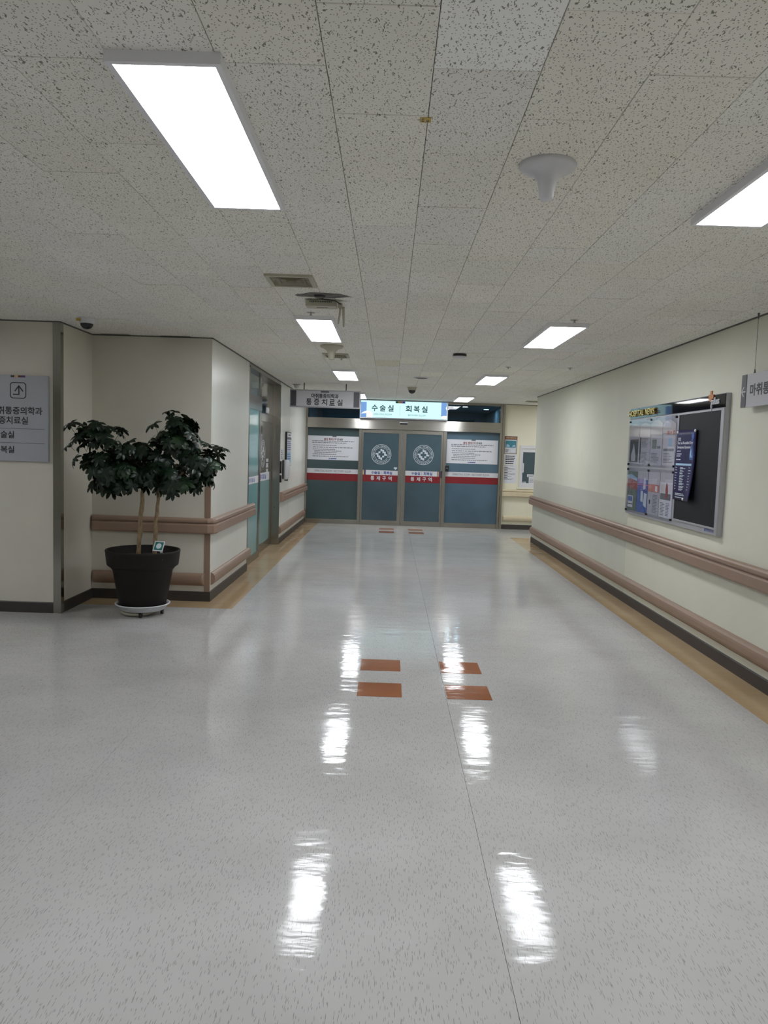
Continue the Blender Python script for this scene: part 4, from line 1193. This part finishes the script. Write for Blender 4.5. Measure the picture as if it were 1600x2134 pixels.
# hanging sign by the right wall
PR = on_right_wall(2.585)
rs = thing('wall_sign', 'lilac grey sign on wires by the right wall with a left arrow', 'sign', (2.60, 5.0, 1.99))
MB().pbox(PR, -5.70, -4.2, 1.994, 2.232, -0.025, 0).build('panel', M['sign'], rs, bevel=0.002)
MB().pbox(PR, -5.70, -5.628, 1.994, 2.232, 0, 0.0035).build('end_strip', M['sign_dark'], rs)
aw = MB()
aw.pbox(PR, -5.694, -5.634, 2.1035, 2.1125, 0.0035, 0.0045)
aw.ppoly(PR, [(-5.698, 2.108), (-5.691, 2.103), (-5.655, 2.142), (-5.662, 2.147)], 0.0035, 0.0045).ppoly(PR, [(-5.698, 2.108), (-5.662, 2.069), (-5.655, 2.074), (-5.691, 2.113)], 0.0035, 0.0045)
aw.build('arrow', M['paper'], rs)
letters(MB(), PR, '마취통증의학과', -5.57, 2.113, 0.088, 0.001, width=0.68, bold=0.028, align='L').build('lettering', M['ink'], rs)
MB().pbox(PR, -5.30, -5.16, 2.214, 2.232, 0.0, 0.002).build('clip', M['ink_soft'], rs)
for y in (5.55, 4.35):
    wr = MB().tube([(2.60, y, 2.232), (2.60, y, ZC)], 0.0018, 6).build('wire', M['ink_soft'], rs)
    MB().tube([(2.60, y, 2.23), (2.60, y, 2.262)], [0.008, 0.004], 8).build('wire_fitting', M['ink_soft'], wr)
    MB().tube([(2.60, y, ZC - 0.04), (2.60, y, ZC)], [0.004, 0.008], 8).build('wire_fitting', M['ink_soft'], wr)

# ------------------------------------------------------------------ direction sign on the pier
PL = facing_camera(6.90)
sg = thing('direction_sign', 'square light grey direction sign with a turn arrow on the pier wall', 'sign', (-3.48, 6.92, 1.39))
MB().pbox(PL, -3.87, -3.094, 1.394, 2.166, -0.03, 0).build('panel', M['sign_l'], sg, bevel=0.003)
for i, c in enumerate(('photo_dark', 'tan', 'brown', 'purple')):
    MB().pbox(PL, -3.43 + 0.033 * i, -3.397 + 0.033 * i, 2.148, 2.166, 0, 0.0015).build('colour_square', M[c], sg)
ab = MB()


def rr(a0, a1, b0, b1, r, n=5):
    pts = []
    for cx, cy, s in ((a1 - r, b1 - r, 0), (a0 + r, b1 - r, 1), (a0 + r, b0 + r, 2), (a1 - r, b0 + r, 3)):
        for k in range(n + 1):
            th = (s + k / n) * PI / 2
            pts.append((cx + r * math.cos(th), cy + r * math.sin(th)))
    return pts


o_, i_ = rr(-3.437, -3.290, 1.958, 2.104, 0.028), rr(-3.429, -3.298, 1.966, 2.096, 0.021)
n = len(o_)
ab.add([PL.at(a, b, 0.0015) for a, b in o_ + i_], [(k, (k + 1) % n, n + (k + 1) % n, n + k) for k in range(n)])
ab.pbox(PL, -3.410, -3.352, 1.990, 2.000, 0, 0.0015).pbox(PL, -3.362, -3.352, 2.0, 2.068, 0, 0.0015)
ab.ppoly(PL, [(-3.398, 2.026), (-3.390, 2.020), (-3.357, 2.064), (-3.324, 2.020), (-3.316, 2.026), (-3.357, 2.080)], 0, 0.0015)
ab.build('arrow', M['ink'], sg)
for txt, ar, b, h, w in (('마취통증의학과', -3.145, 1.850, 0.070, 0.47), ('통증치료실', -3.276, 1.762, 0.070, 0.335), ('수술실', -3.402, 1.632, 0.066, 0.19), ('회복실', -3.402, 1.498, 0.066, 0.19)):
    letters(MB(), PL, txt, ar, b, h, 0.0015, width=w, bold=0.020, align='R').build('lettering', M['ink'], sg)
MB().pbox(PL, -3.84, -3.126, 1.686, 1.690, 0, 0.001).pbox(PL, -3.84, -3.126, 1.557, 1.561, 0, 0.001).build('ruled_line', M['ink_soft'], sg)

# ------------------------------------------------------------------ potted umbrella tree
PX, PY = -2.265, 7.02
cd = thing('plant_caddy', 'white round plant tray on black castors under the dark pot', 'plant tray', (PX, PY, 0))
MB().lathe(PX, PY, [(0.0, 0.050), (0.195, 0.050), (0.205, 0.056), (0.212, 0.078), (0.222, 0.080), (0.228, 0.096), (0.246, 0.100), (0.250, 0.106), (0.246, 0.111), (0.236, 0.110), (0.222, 0.100), (0.214, 0.066), (0.0, 0.066)], 48).build('tray', M['white_plastic'], cd)
MB().lathe(PX - 0.04, PY - 0.03, [(0.0, 0.008), (0.13, 0.008), (0.15, 0.030), (0.15, 0.034), (0.0, 0.034)], 32).build('drip_dish', M['beige_plastic'], cd)
for k in range(4):
    th = math.radians(-78 + 90 * k)
    x, y = PX + 0.175 * math.cos(th), PY + 0.175 * math.sin(th)
    w = MB().tube([(x - 0.011, y, 0.0225), (x + 0.011, y, 0.0225)], 0.0225, 14).build('castor', M['black_plastic'], cd)
    MB().box(x - 0.014, x + 0.014, y - 0.012, y + 0.012, 0.034, 0.052).build('castor_fork', M['black_plastic'], w)

pt = thing('potted_plant', 'dark green umbrella tree with two stems in a dark brown pot', 'plant', (PX, PY, 0.067))
MB().lathe(PX, PY, [(0.0, 0.067), (0.200, 0.067), (0.207, 0.074), (0.270, 0.425), (0.283, 0.437), (0.290, 0.452), (0.300, 0.456), (0.318, 0.470), (0.322, 0.48), (0.335, 0.590), (0.338, 0.602), (0.334, 0.610), (0.322, 0.610),
                    (0.316, 0.600), (0.300, 0.50), (0.285, 0.49), (0.0, 0.49)], 64).build('pot', M['pot'], pt)
MB().lathe(PX, PY, [(0.297, 0.535), (0.2, 0.548), (0.1, 0.553), (0.0, 0.556)], 32).build('soil', M['soil'], pt)
rn = random.Random(21)


def stem_path(p, q, n, wob):
    p, q = Vector(p), Vector(q)
    return [p.lerp(q, i / n) + Vector((rn.uniform(-wob, wob), rn.uniform(-wob, wob), 0)) * (1 if 0 < i < n else 0) for i in range(n + 1)]


s1 = stem_path((-2.305, 7.0, 0.545), (-2.255, 7.03, 1.42), 12, 0.006)
s2 = stem_path((-2.150, 7.0, 0.545), (-2.115, 6.98, 1.35), 12, 0.009)
MB().tube(s1, [0.021 - 0.0004 * i + 0.003 * ((i * 7) % 3 == 0) for i in range(13)], 10).build('stem', M['bark'], pt)
MB().tube(s2, [0.019 - 0.0004 * i + 0.003 * ((i * 5) % 3 == 0) for i in range(13)], 10).build('stem', M['bark'], pt)


# the crown: overlapping rounded masses (centre, half width, half depth, half height)
lob3 = [(Vector(c), a, b, d) for c, a, b, d in (
    ((-2.577, 6.820, 1.511), 0.284, 0.200, 0.224),
    ((-2.471, 6.860, 1.320), 0.259, 0.200, 0.147),
    ((-2.227, 6.980, 1.412), 0.273, 0.260, 0.229),
    ((-1.981, 7.020, 1.640), 0.221, 0.240, 0.168),
    ((-1.775, 7.020, 1.439), 0.221, 0.240, 0.204),
    ((-2.019, 6.980, 1.296), 0.330, 0.260, 0.141),
    ((-2.283, 6.950, 1.258), 0.241, 0.220, 0.096),
    ((-1.947, 7.020, 1.795), 0.186, 0.140, 0.088),
    ((-2.686, 6.800, 1.678), 0.197, 0.140, 0.077),
    ((-1.616, 7.020, 1.453), 0.150, 0.180, 0.150),
    ((-1.755, 7.020, 1.660), 0.186, 0.180, 0.150))]
# branches from the stems into every lobe
for k, (c, rx, ry, rz) in enumerate(lob3[:6]):
    st = (s1 if c.x < -2.2 else s2)[rn.choice((9, 10, 11))]
    mid = st.lerp(c, 0.55) + Vector((0, 0, -0.03))
    MB().tube([st, st.lerp(mid, 0.5) + Vector((0, 0, 0.03)), mid, c], [0.013, 0.011, 0.009, 0.006], 7).build('branch', M['bark'], pt)


def leaf_mesh(seed, mt):
    """one palmate leaf: a stalk and 7 to 9 pointed leaflets spread from its tip like a parasol"""
    r = random.Random(seed)
    mb = MB()
    n = r.choice((7, 8, 8, 9))
    L = r.uniform(0.085, 0.115)
    mb.tube([(0, 0, -0.085), (0.006, 0.003, -0.04), (0, 0, 0)], 0.0022, 4, mi=1)
    for k in range(n):
        th = 2 * PI * (k + r.uniform(-0.12, 0.12)) / n
        l = L * r.uniform(0.8, 1.12); w = l * r.uniform(0.17, 0.21)
        droop = r.uniform(0.25, 0.75)
        u = Vector((math.cos(th), math.sin(th), 0)); s = Vector((-math.sin(th), math.cos(th), 0))
        vs = []
        for f, ww in ((0.03, 0.30), (0.4, 0.88), (0.68, 1.0), (0.88, 0.6), (1.0, 0.0)):
            c = u * (l * f * (1 - 0.18 * droop * f)) + Vector((0, 0, -droop * l * f * f * 0.75 + 0.012 * f))
            vs += [c + s * w * ww + Vector((0, 0, 0.18 * w * ww)), c, c - s * w * ww + Vector((0, 0, 0.18 * w * ww))]
        fs = []
        for i in range(4):
            for j in range(2):
                a = i * 3 + j
                fs.append((a, a + 3, a + 4, a + 1))
        mb.add(vs, fs, 0, True)
    me = bpy.data.meshes.new('leaf')
    me.from_pydata([tuple(p) for p in mb.v], [], mb.f)
    me.materials.append(M[mt]); me.materials.append(M['petiole'])
    me.polygons.foreach_set('material_index', mb.mi); me.polygons.foreach_set('use_smooth', mb.sm)
    me.update()
    return me


leafs = [leaf_mesh(k, 'leaf') for k in range(6)] + [leaf_mesh(9, 'leaf_b')]
wts = [40, 44, 50, 34, 32, 48, 22, 10, 12, 20, 16]
count = 0
for (c, rx, ry, rz), w in zip(lob3, wts):
    k = 0
    while k < w and count < 298:
        d = Vector((rn.gauss(0, 1), rn.gauss(0, 1), rn.gauss(0, 1))).normalized()
        rad = rn.uniform(0.25, 1.05) ** 0.5 if rn.random() > 0.12 else rn.uniform(1.05, 1.3)
        p = c + Vector((d.x * rx, d.y * ry, d.z * rz)) * rad
        if p.x < XA + 0.12 and p.y > YP - 0.14 or p.y > YB - 0.16 or (p.x < XA - 0.12):
            k += 0.2
            continue
        o = bpy.data.objects.new('leaf', leafs[6] if rn.random() < 0.10 else rn.choice(leafs[:6]))
        COL.objects.link(o)
        o.parent = pt
        up = (Vector((d.x * 0.9, d.y * 0.9, 0.55 + 0.5 * d.z)) + Vector((rn.uniform(-.35, .35), rn.uniform(-.35, .35), 0))).normalized()
        q = up.to_track_quat('Z', 'Y')
        o.rotation_mode = 'QUATERNION'
        o.rotation_quaternion = q @ Matrix.Rotation(rn.uniform(0, 2 * PI), 3, 'Z').to_quaternion()
        sc = rn.uniform(0.8, 1.08)
        o.scale = (sc, sc, sc)
        o.location = p - Vector((PX, PY, 0.067))
        k += 1; count += 1

tg = thing('plant_tag', 'small white plant tag with a green emblem stuck in the pot', 'plant tag', (-2.03, 6.80, 0.55))
MB().box(-2.041, -2.019, 6.800, 6.803, 0.545, 0.665).build('stake', M['white_plastic'], tg)
tp = Plane((-2.052, 6.80, 0.672), (1.0, -0.06, -0.04), (-0.62, 0.45, 0.55))
tp.u.normalize(); tp.v = (tp.v - tp.u * tp.v.dot(tp.u)).normalized(); tp.n = tp.u.cross(tp.v)
MB().pbox(tp, -0.046, 0.046, -0.052, 0.052, 0, 0.003).build('card', M['paper'], tg, bevel=0.0008)
MB().pbox(tp, -0.038, 0.038, -0.042, 0.042, 0.003, 0.0036).build('green_field', M['green'], tg)
MB().ppoly(tp, [(0.024 * math.cos(2 * PI * k / 16), 0.028 * math.sin(2 * PI * k / 16)) for k in range(16)], 0.0036, 0.0042).build('oval_field', M['logo_white'], tg)
dl = MB()
dl.add([(-2.60, 7.30, 0.003), (-2.57, 7.285, 0.012), (-2.54, 7.30, 0.004), (-2.565, 7.325, 0.014), (-2.575, 7.30, 0.022), (-2.53, 7.275, 0.010)], [(0, 1, 4), (1, 2, 4), (2, 3, 4), (3, 0, 4), (1, 5, 2)])
o = dl.build('fallen_leaf', M['dry'], loc=(-2.57, 7.3, 0.0)); tag(o, 'dry reddish brown leaf lying behind the plant tray', 'leaf')

# ------------------------------------------------------------------ ceiling lights
LX, LY, LD = 0.320, 1.270, 0.032


def light_panel(x, y, label):
    t = thing('ceiling_light', label, 'ceiling light', (x, y, ZC), 'surface mounted ceiling light panels')
    z0 = ZC - LD
    fr = MB()
    b = 0.018
    for x0, x1, y0, y1 in ((x - LX / 2, x - LX / 2 + b, y - LY / 2, y + LY / 2), (x + LX / 2 - b, x + LX / 2, y - LY / 2, y + LY / 2), (x - LX / 2 + b, x + LX / 2 - b, y - LY / 2, y - LY / 2 + b), (x - LX / 2 + b, x + LX / 2 - b, y + LY / 2 - b, y + LY / 2)):
        fr.box(x0, x1, y0, y1, z0, ZC - 0.0005)
    fr.build('frame', M['lamp_frame'], t)
    MB().box(x - LX / 2 + b, x + LX / 2 - b, y - LY / 2 + b, y + LY / 2 - b, z0 + 0.003, z0 + 0.012).build('diffuser', M['lamp'], t)
    return t


L0 = light_panel(-0.654, 2.793, 'long bright ceiling light nearest the viewer, upper left of the yellow sticker')
for x, y, lb in ((-0.648, 6.867, 'bright ceiling light under the beige router box'), (-0.650, 10.89, 'bright ceiling light between router box and hanging sign'), (-0.650, 14.90, 'ceiling light half hidden behind the hanging sign'),
                 (1.456, 2.83, 'bright ceiling light cut by the frame beside the right wall'), (1.400, 6.84, 'bright ceiling light above the notice board heading'), (1.400, 10.97, 'bright ceiling light farther along, right of the black round speaker'),
                 (1.400, 14.94, 'farthest ceiling light right of the cyan lightbox sign'), (-0.65, -1.25, 'ceiling light of the left row behind the viewer'), (1.42, -1.25, 'ceiling light of the right row behind the viewer'),
                 (-4.7, -1.25, 'ceiling light of the lobby on the left behind the viewer'), (-4.75, 4.85, 'ceiling light of the lobby out to the left of the nearest one')):
    copy_tree(L0, (x, y, ZC), lb)
copy_tree(L0, (0.25, 18.3, ZC - 0.012), 'added unseen ceiling light beyond the glass doors, behind the lightbox sign')  # added lamp, out of sight, brightens the view through the transom
copy_tree(L0, (4.0, 15.2, ZC), 'ceiling light of the side corridor round the right corner', PI / 2)

# ------------------------------------------------------------------ things on the ceiling
def antenna(x, y, m, label, s=1.0):
    t = thing('ceiling_antenna', label, 'antenna', (x, y, ZC), 'trumpet shaped ceiling antennas')
    MB().lathe(x, y, [(0.0, ZC - 0.125 * s), (0.022 * s, ZC - 0.125 * s), (0.0265 * s, ZC - 0.118 * s), (0.030 * s, ZC - 0.085 * s), (0.036 * s, ZC - 0.060 * s), (0.050 * s, ZC - 0.040 * s), (0.075 * s, ZC - 0.027 * s), (0.098 * s, ZC - 0.018 * s),
                       (0.105 * s, ZC - 0.008 * s), (0.103 * s, ZC)], 40).build('trumpet', m, t)
    return t


t = antenna(0.545, 2.89, M['white_plastic'], 'white trumpet shaped antenna hanging near the right light row')
mk = Plane((0.545, 2.89, ZC), (1, 0, 0), (0, 1, 0))
MB().add([(0.55, 2.807, ZC - 0.0215), (0.565, 2.807, ZC - 0.0215), (0.5575, 2.800, ZC - 0.0195)], [(0, 2, 1)]).build('red_mark', M['red'], t)
antenna(-0.635, 7.98, M['beige_plastic'], 'yellowed trumpet shaped antenna behind the second left light', 1.15)


def vent(x0, x1, y0, y1, label):
    t = thing('ceiling_vent', label, 'vent', ((x0 + x1) / 2, (y0 + y1) / 2, ZC), 'beige ceiling air vents')
    b = 0.028
    z0 = ZC - 0.014
    fr = MB()
    for q in ((x0, x1, y0, y0 + b), (x0, x1, y1 - b, y1), (x0, x0 + b, y0 + b, y1 - b), (x1 - b, x1, y0 + b, y1 - b)):
        fr.box(q[0], q[1], q[2], q[3], z0, ZC)
    fr.build('frame', M['beige_plastic'], t)
    MB().box(x0 + b, x1 - b, y0 + b, y1 - b, ZC - 0.0015, ZC - 0.0003).build('throat', M['vent_in'], t)
    cx, cy = (x0 + x1) / 2, (y0 + y1) / 2
    for f in (0.75, 0.5, 0.25):
        hx, hy = (x1 - x0 - 2 * b) / 2 * f, (y1 - y0 - 2 * b) / 2 * f
        vs = [(cx + sx * hx * k, cy + sy * hy * k, z) for k, z in ((1.0, ZC - 0.012), (0.82, ZC - 0.003)) for sx, sy in ((-1, -1), (1, -1), (1, 1), (-1, 1))]
        MB().add(vs, [(k, (k + 1) % 4, 4 + (k + 1) % 4, 4 + k) for k in range(4)] + [(4 + k, 4 + (k + 1) % 4, (k + 1) % 4, k) for k in range(4)]).build('louvre', M['beige_plastic'], t)
    return t


vent(-0.812, -0.512, 4.79, 5.11, 'square beige air vent before the router box')
vent(-0.79, -0.50, 8.60, 8.93, 'square beige air vent behind the yellowed antenna')

rt_ = thing('wireless_router', 'beige wireless router box with antenna rods below the dark ceiling patch', 'router', (-0.52, 5.60, ZC))
MB().box(-0.635, -0.415, 5.52, 5.64, ZC - 0.052, ZC - 0.012).build('case', M['beige_plastic'], rt_, bevel=0.004)
mb = MB()
for k in range(13):
    mb.box(-0.605 + 0.0125 * k, -0.5985 + 0.0125 * k, 5.517, 5.5205, ZC - 0.026, ZC - 0.018)
mb.build('vent_slots', M['black_plastic'], rt_)
MB().box(-0.56, -0.48, 5.57, 5.585, ZC - 0.0535, ZC - 0.0515).build('label_dots', M['ink_soft'], rt_)
MB().box(-0.60, -0.44, 5.54, 5.62, ZC - 0.013, ZC).build('bracket', M['beige_plastic'], rt_)
MB().box(-0.405, -0.372, 5.55, 5.61, ZC - 0.055, ZC - 0.02).build('antenna_mount', M['beige_plastic'], rt_, bevel=0.003)
MB().tube([(-0.385, 5.56, ZC - 0.04), (-0.392, 5.57, ZC - 0.10), (-0.402, 5.58, ZC - 0.165)], [0.009, 0.008, 0.006], 8).build('antenna_rod', M['beige_plastic'], rt_)
MB().tube([(-0.366, 5.56, ZC - 0.045), (-0.364, 5.57, ZC - 0.11), (-0.362, 5.58, ZC - 0.185)], [0.009, 0.009, 0.007], 8).build('antenna_rod', M['beige_plastic'], rt_)
MB().tube([(-0.385, 5.55, ZC - 0.03), (-0.42, 5.50, ZC - 0.018), (-0.50, 5.47, ZC - 0.014), (-0.55, 5.44, ZC - 0.008), (-0.56, 5.40, ZC - 0.004)], 0.004, 6).build('cable', M['black_plastic'], rt_)
MB().lathe(-0.525, 5.41, [(0.0, ZC - 0.014), (0.035, ZC - 0.014), (0.042, ZC - 0.004), (0.042, ZC)], 16).build('cable_gland', M['black_plastic'], rt_)
pts = []
for k in range(22):
    a = 2 * PI * k / 22
    pts.append((-0.50 + (0.185 + 0.03 * math.sin(3 * a)) * math.cos(a), 5.40 + 0.085 * math.sin(a) + 0.012 * math.cos(5 * a)))
o = MB().add([(x, y, ZC - 0.0012) for x, y in pts] + [(-0.5, 5.40, ZC - 0.0014)], [((k + 1) % 22, k, 22) for k in range(22)]).build('dark_patch', M['mottled_grey'], rt_)  # irregular dark grey patch just under the ceiling tiles

spk = thing('ceiling_speaker', 'round black and white ceiling unit left of the third right light', 'speaker', (0.72, 8.32, ZC))
MB().lathe(0.72, 8.32, [(0.0, ZC - 0.028), (0.070, ZC - 0.028), (0.074, ZC - 0.024), (0.072, ZC)], 36).build('body', M['black_plastic'], spk)
MB().lathe(0.72, 8.32, [(0.0, ZC - 0.046), (0.055, ZC - 0.045), (0.076, ZC - 0.036), (0.080, ZC - 0.029), (0.076, ZC - 0.027)], 36).build('cover', M['white_plastic'], spk)
sp2 = thing('ceiling_disc', 'flat round grey ceiling disc beyond the black round unit', 'speaker', (0.418, 11.05, ZC))
MB().lathe(0.418, 11.05, [(0.0, ZC - 0.010), (0.088, ZC - 0.010), (0.092, ZC - 0.004)], 30).build('grille', M['mottled_grey'], sp2)
MB().lathe(0.418, 11.05, [(0.090, ZC - 0.012), (0.110, ZC - 0.010), (0.115, ZC)], 30).build('rim', M['white_plastic'], sp2)


def dome(x, y, label, m, s=1.0, sticker=False):
    t = thing('dome_camera', label, 'security camera', (x, y, ZC), 'ceiling dome cameras')
    MB().lathe(x, y, [(0.055 * s, ZC - 0.052 * s), (0.063 * s, ZC - 0.050 * s), (0.070 * s, ZC - 0.018 * s), (0.075 * s, ZC - 0.014 * s), (0.075 * s, ZC)], 36).build('housing', m, t)
    MB().lathe(x, y, [(0.001, ZC - 0.103 * s)] + [(0.057 * s * math.sin(PI / 2 * k / 7), ZC - 0.050 * s - 0.053 * s * math.cos(PI / 2 * k / 7)) for k in range(1, 8)], 36).build('dome', M['smoke_dome'], t)
    if sticker:
        MB().box(x - 0.062, x - 0.026, y - 0.075, y - 0.064, ZC - 0.036, ZC - 0.014).build('yellow_sticker', M['sticker'], t)
    return t


dome(-2.665, 6.70, 'white dome camera with yellow sticker above the pier corner', M['white_plastic'], 0.95, True)
dome(0.335, 12.75, 'small beige dome camera in front of the cyan lightbox sign', M['beige_plastic'], 1.05)
t = thing('dome_lamp', 'small white dome lamp on the ceiling above the hanging sign end', 'lamp', (-1.60, 12.9, ZC))
MB().lathe(-1.60, 12.9, [(0.001, ZC - 0.075)] + [(0.042 * math.sin(PI / 2 * k / 6), ZC - 0.035 - 0.04 * math.cos(PI / 2 * k / 6)) for k in range(1, 7)] + [(0.045, ZC - 0.01)], 24).build('globe', M['white_plastic'], t)
MB().lathe(-1.60, 12.9, [(0.045, ZC - 0.012), (0.065, ZC - 0.010), (0.068, ZC)], 24).build('rim', M['beige_plastic'], t)

sp0 = thing('sprinkler', 'small sprinkler head above the second right light', 'sprinkler', (1.41, 6.064, ZC), 'small ceiling sprinkler heads')
MB().lathe(1.41, 6.064, [(0.028, ZC - 0.004), (0.034, ZC - 0.002), (0.034, ZC)], 18).build('rosette', M['beige_plastic'], sp0)
MB().lathe(1.41, 6.064, [(0.0, ZC - 0.022), (0.014, ZC - 0.022), (0.014, ZC - 0.019), (0.005, ZC - 0.018), (0.008, ZC - 0.004), (0.03, ZC - 0.004)], 14).build('nozzle', M['chrome'], sp0)
for x, y, lb in ((-0.655, 6.09, 'small sprinkler head between router box and left light'), (-0.60, 9.02, 'small sprinkler head behind the second beige vent'), (2.142, 9.31, 'small sprinkler head near the right wall moulding'), (1.412, 9.414, 'small sprinkler head before the third right light'),
                 (-0.42, 1.72, 'sprinkler head at the top edge above the nearest left light')):
    copy_tree(sp0, (x, y, ZC), lb)
st = MB().box(0.062, 0.098, 2.522, 2.556, ZC - 0.0035, ZC - 0.0015).build('ceiling_sticker', M['sticker'], loc=(0.08, 2.54, ZC))
tag(st, 'tiny square yellow sticker at a ceiling tile corner', 'sticker')
for x0, x1, y0, y1 in ((0.068, 0.075, 2.528, 2.534), (0.083, 0.092, 2.540, 2.549), (0.068, 0.076, 2.542, 2.549)):
    MB().box(x0, x1, y0, y1, ZC - 0.0041, ZC - 0.0034).build('dark_print', M['ink_soft'], st)
vent(2.66, 3.0, 15.0, 15.3, 'beige air vent beyond the end of the right wall')
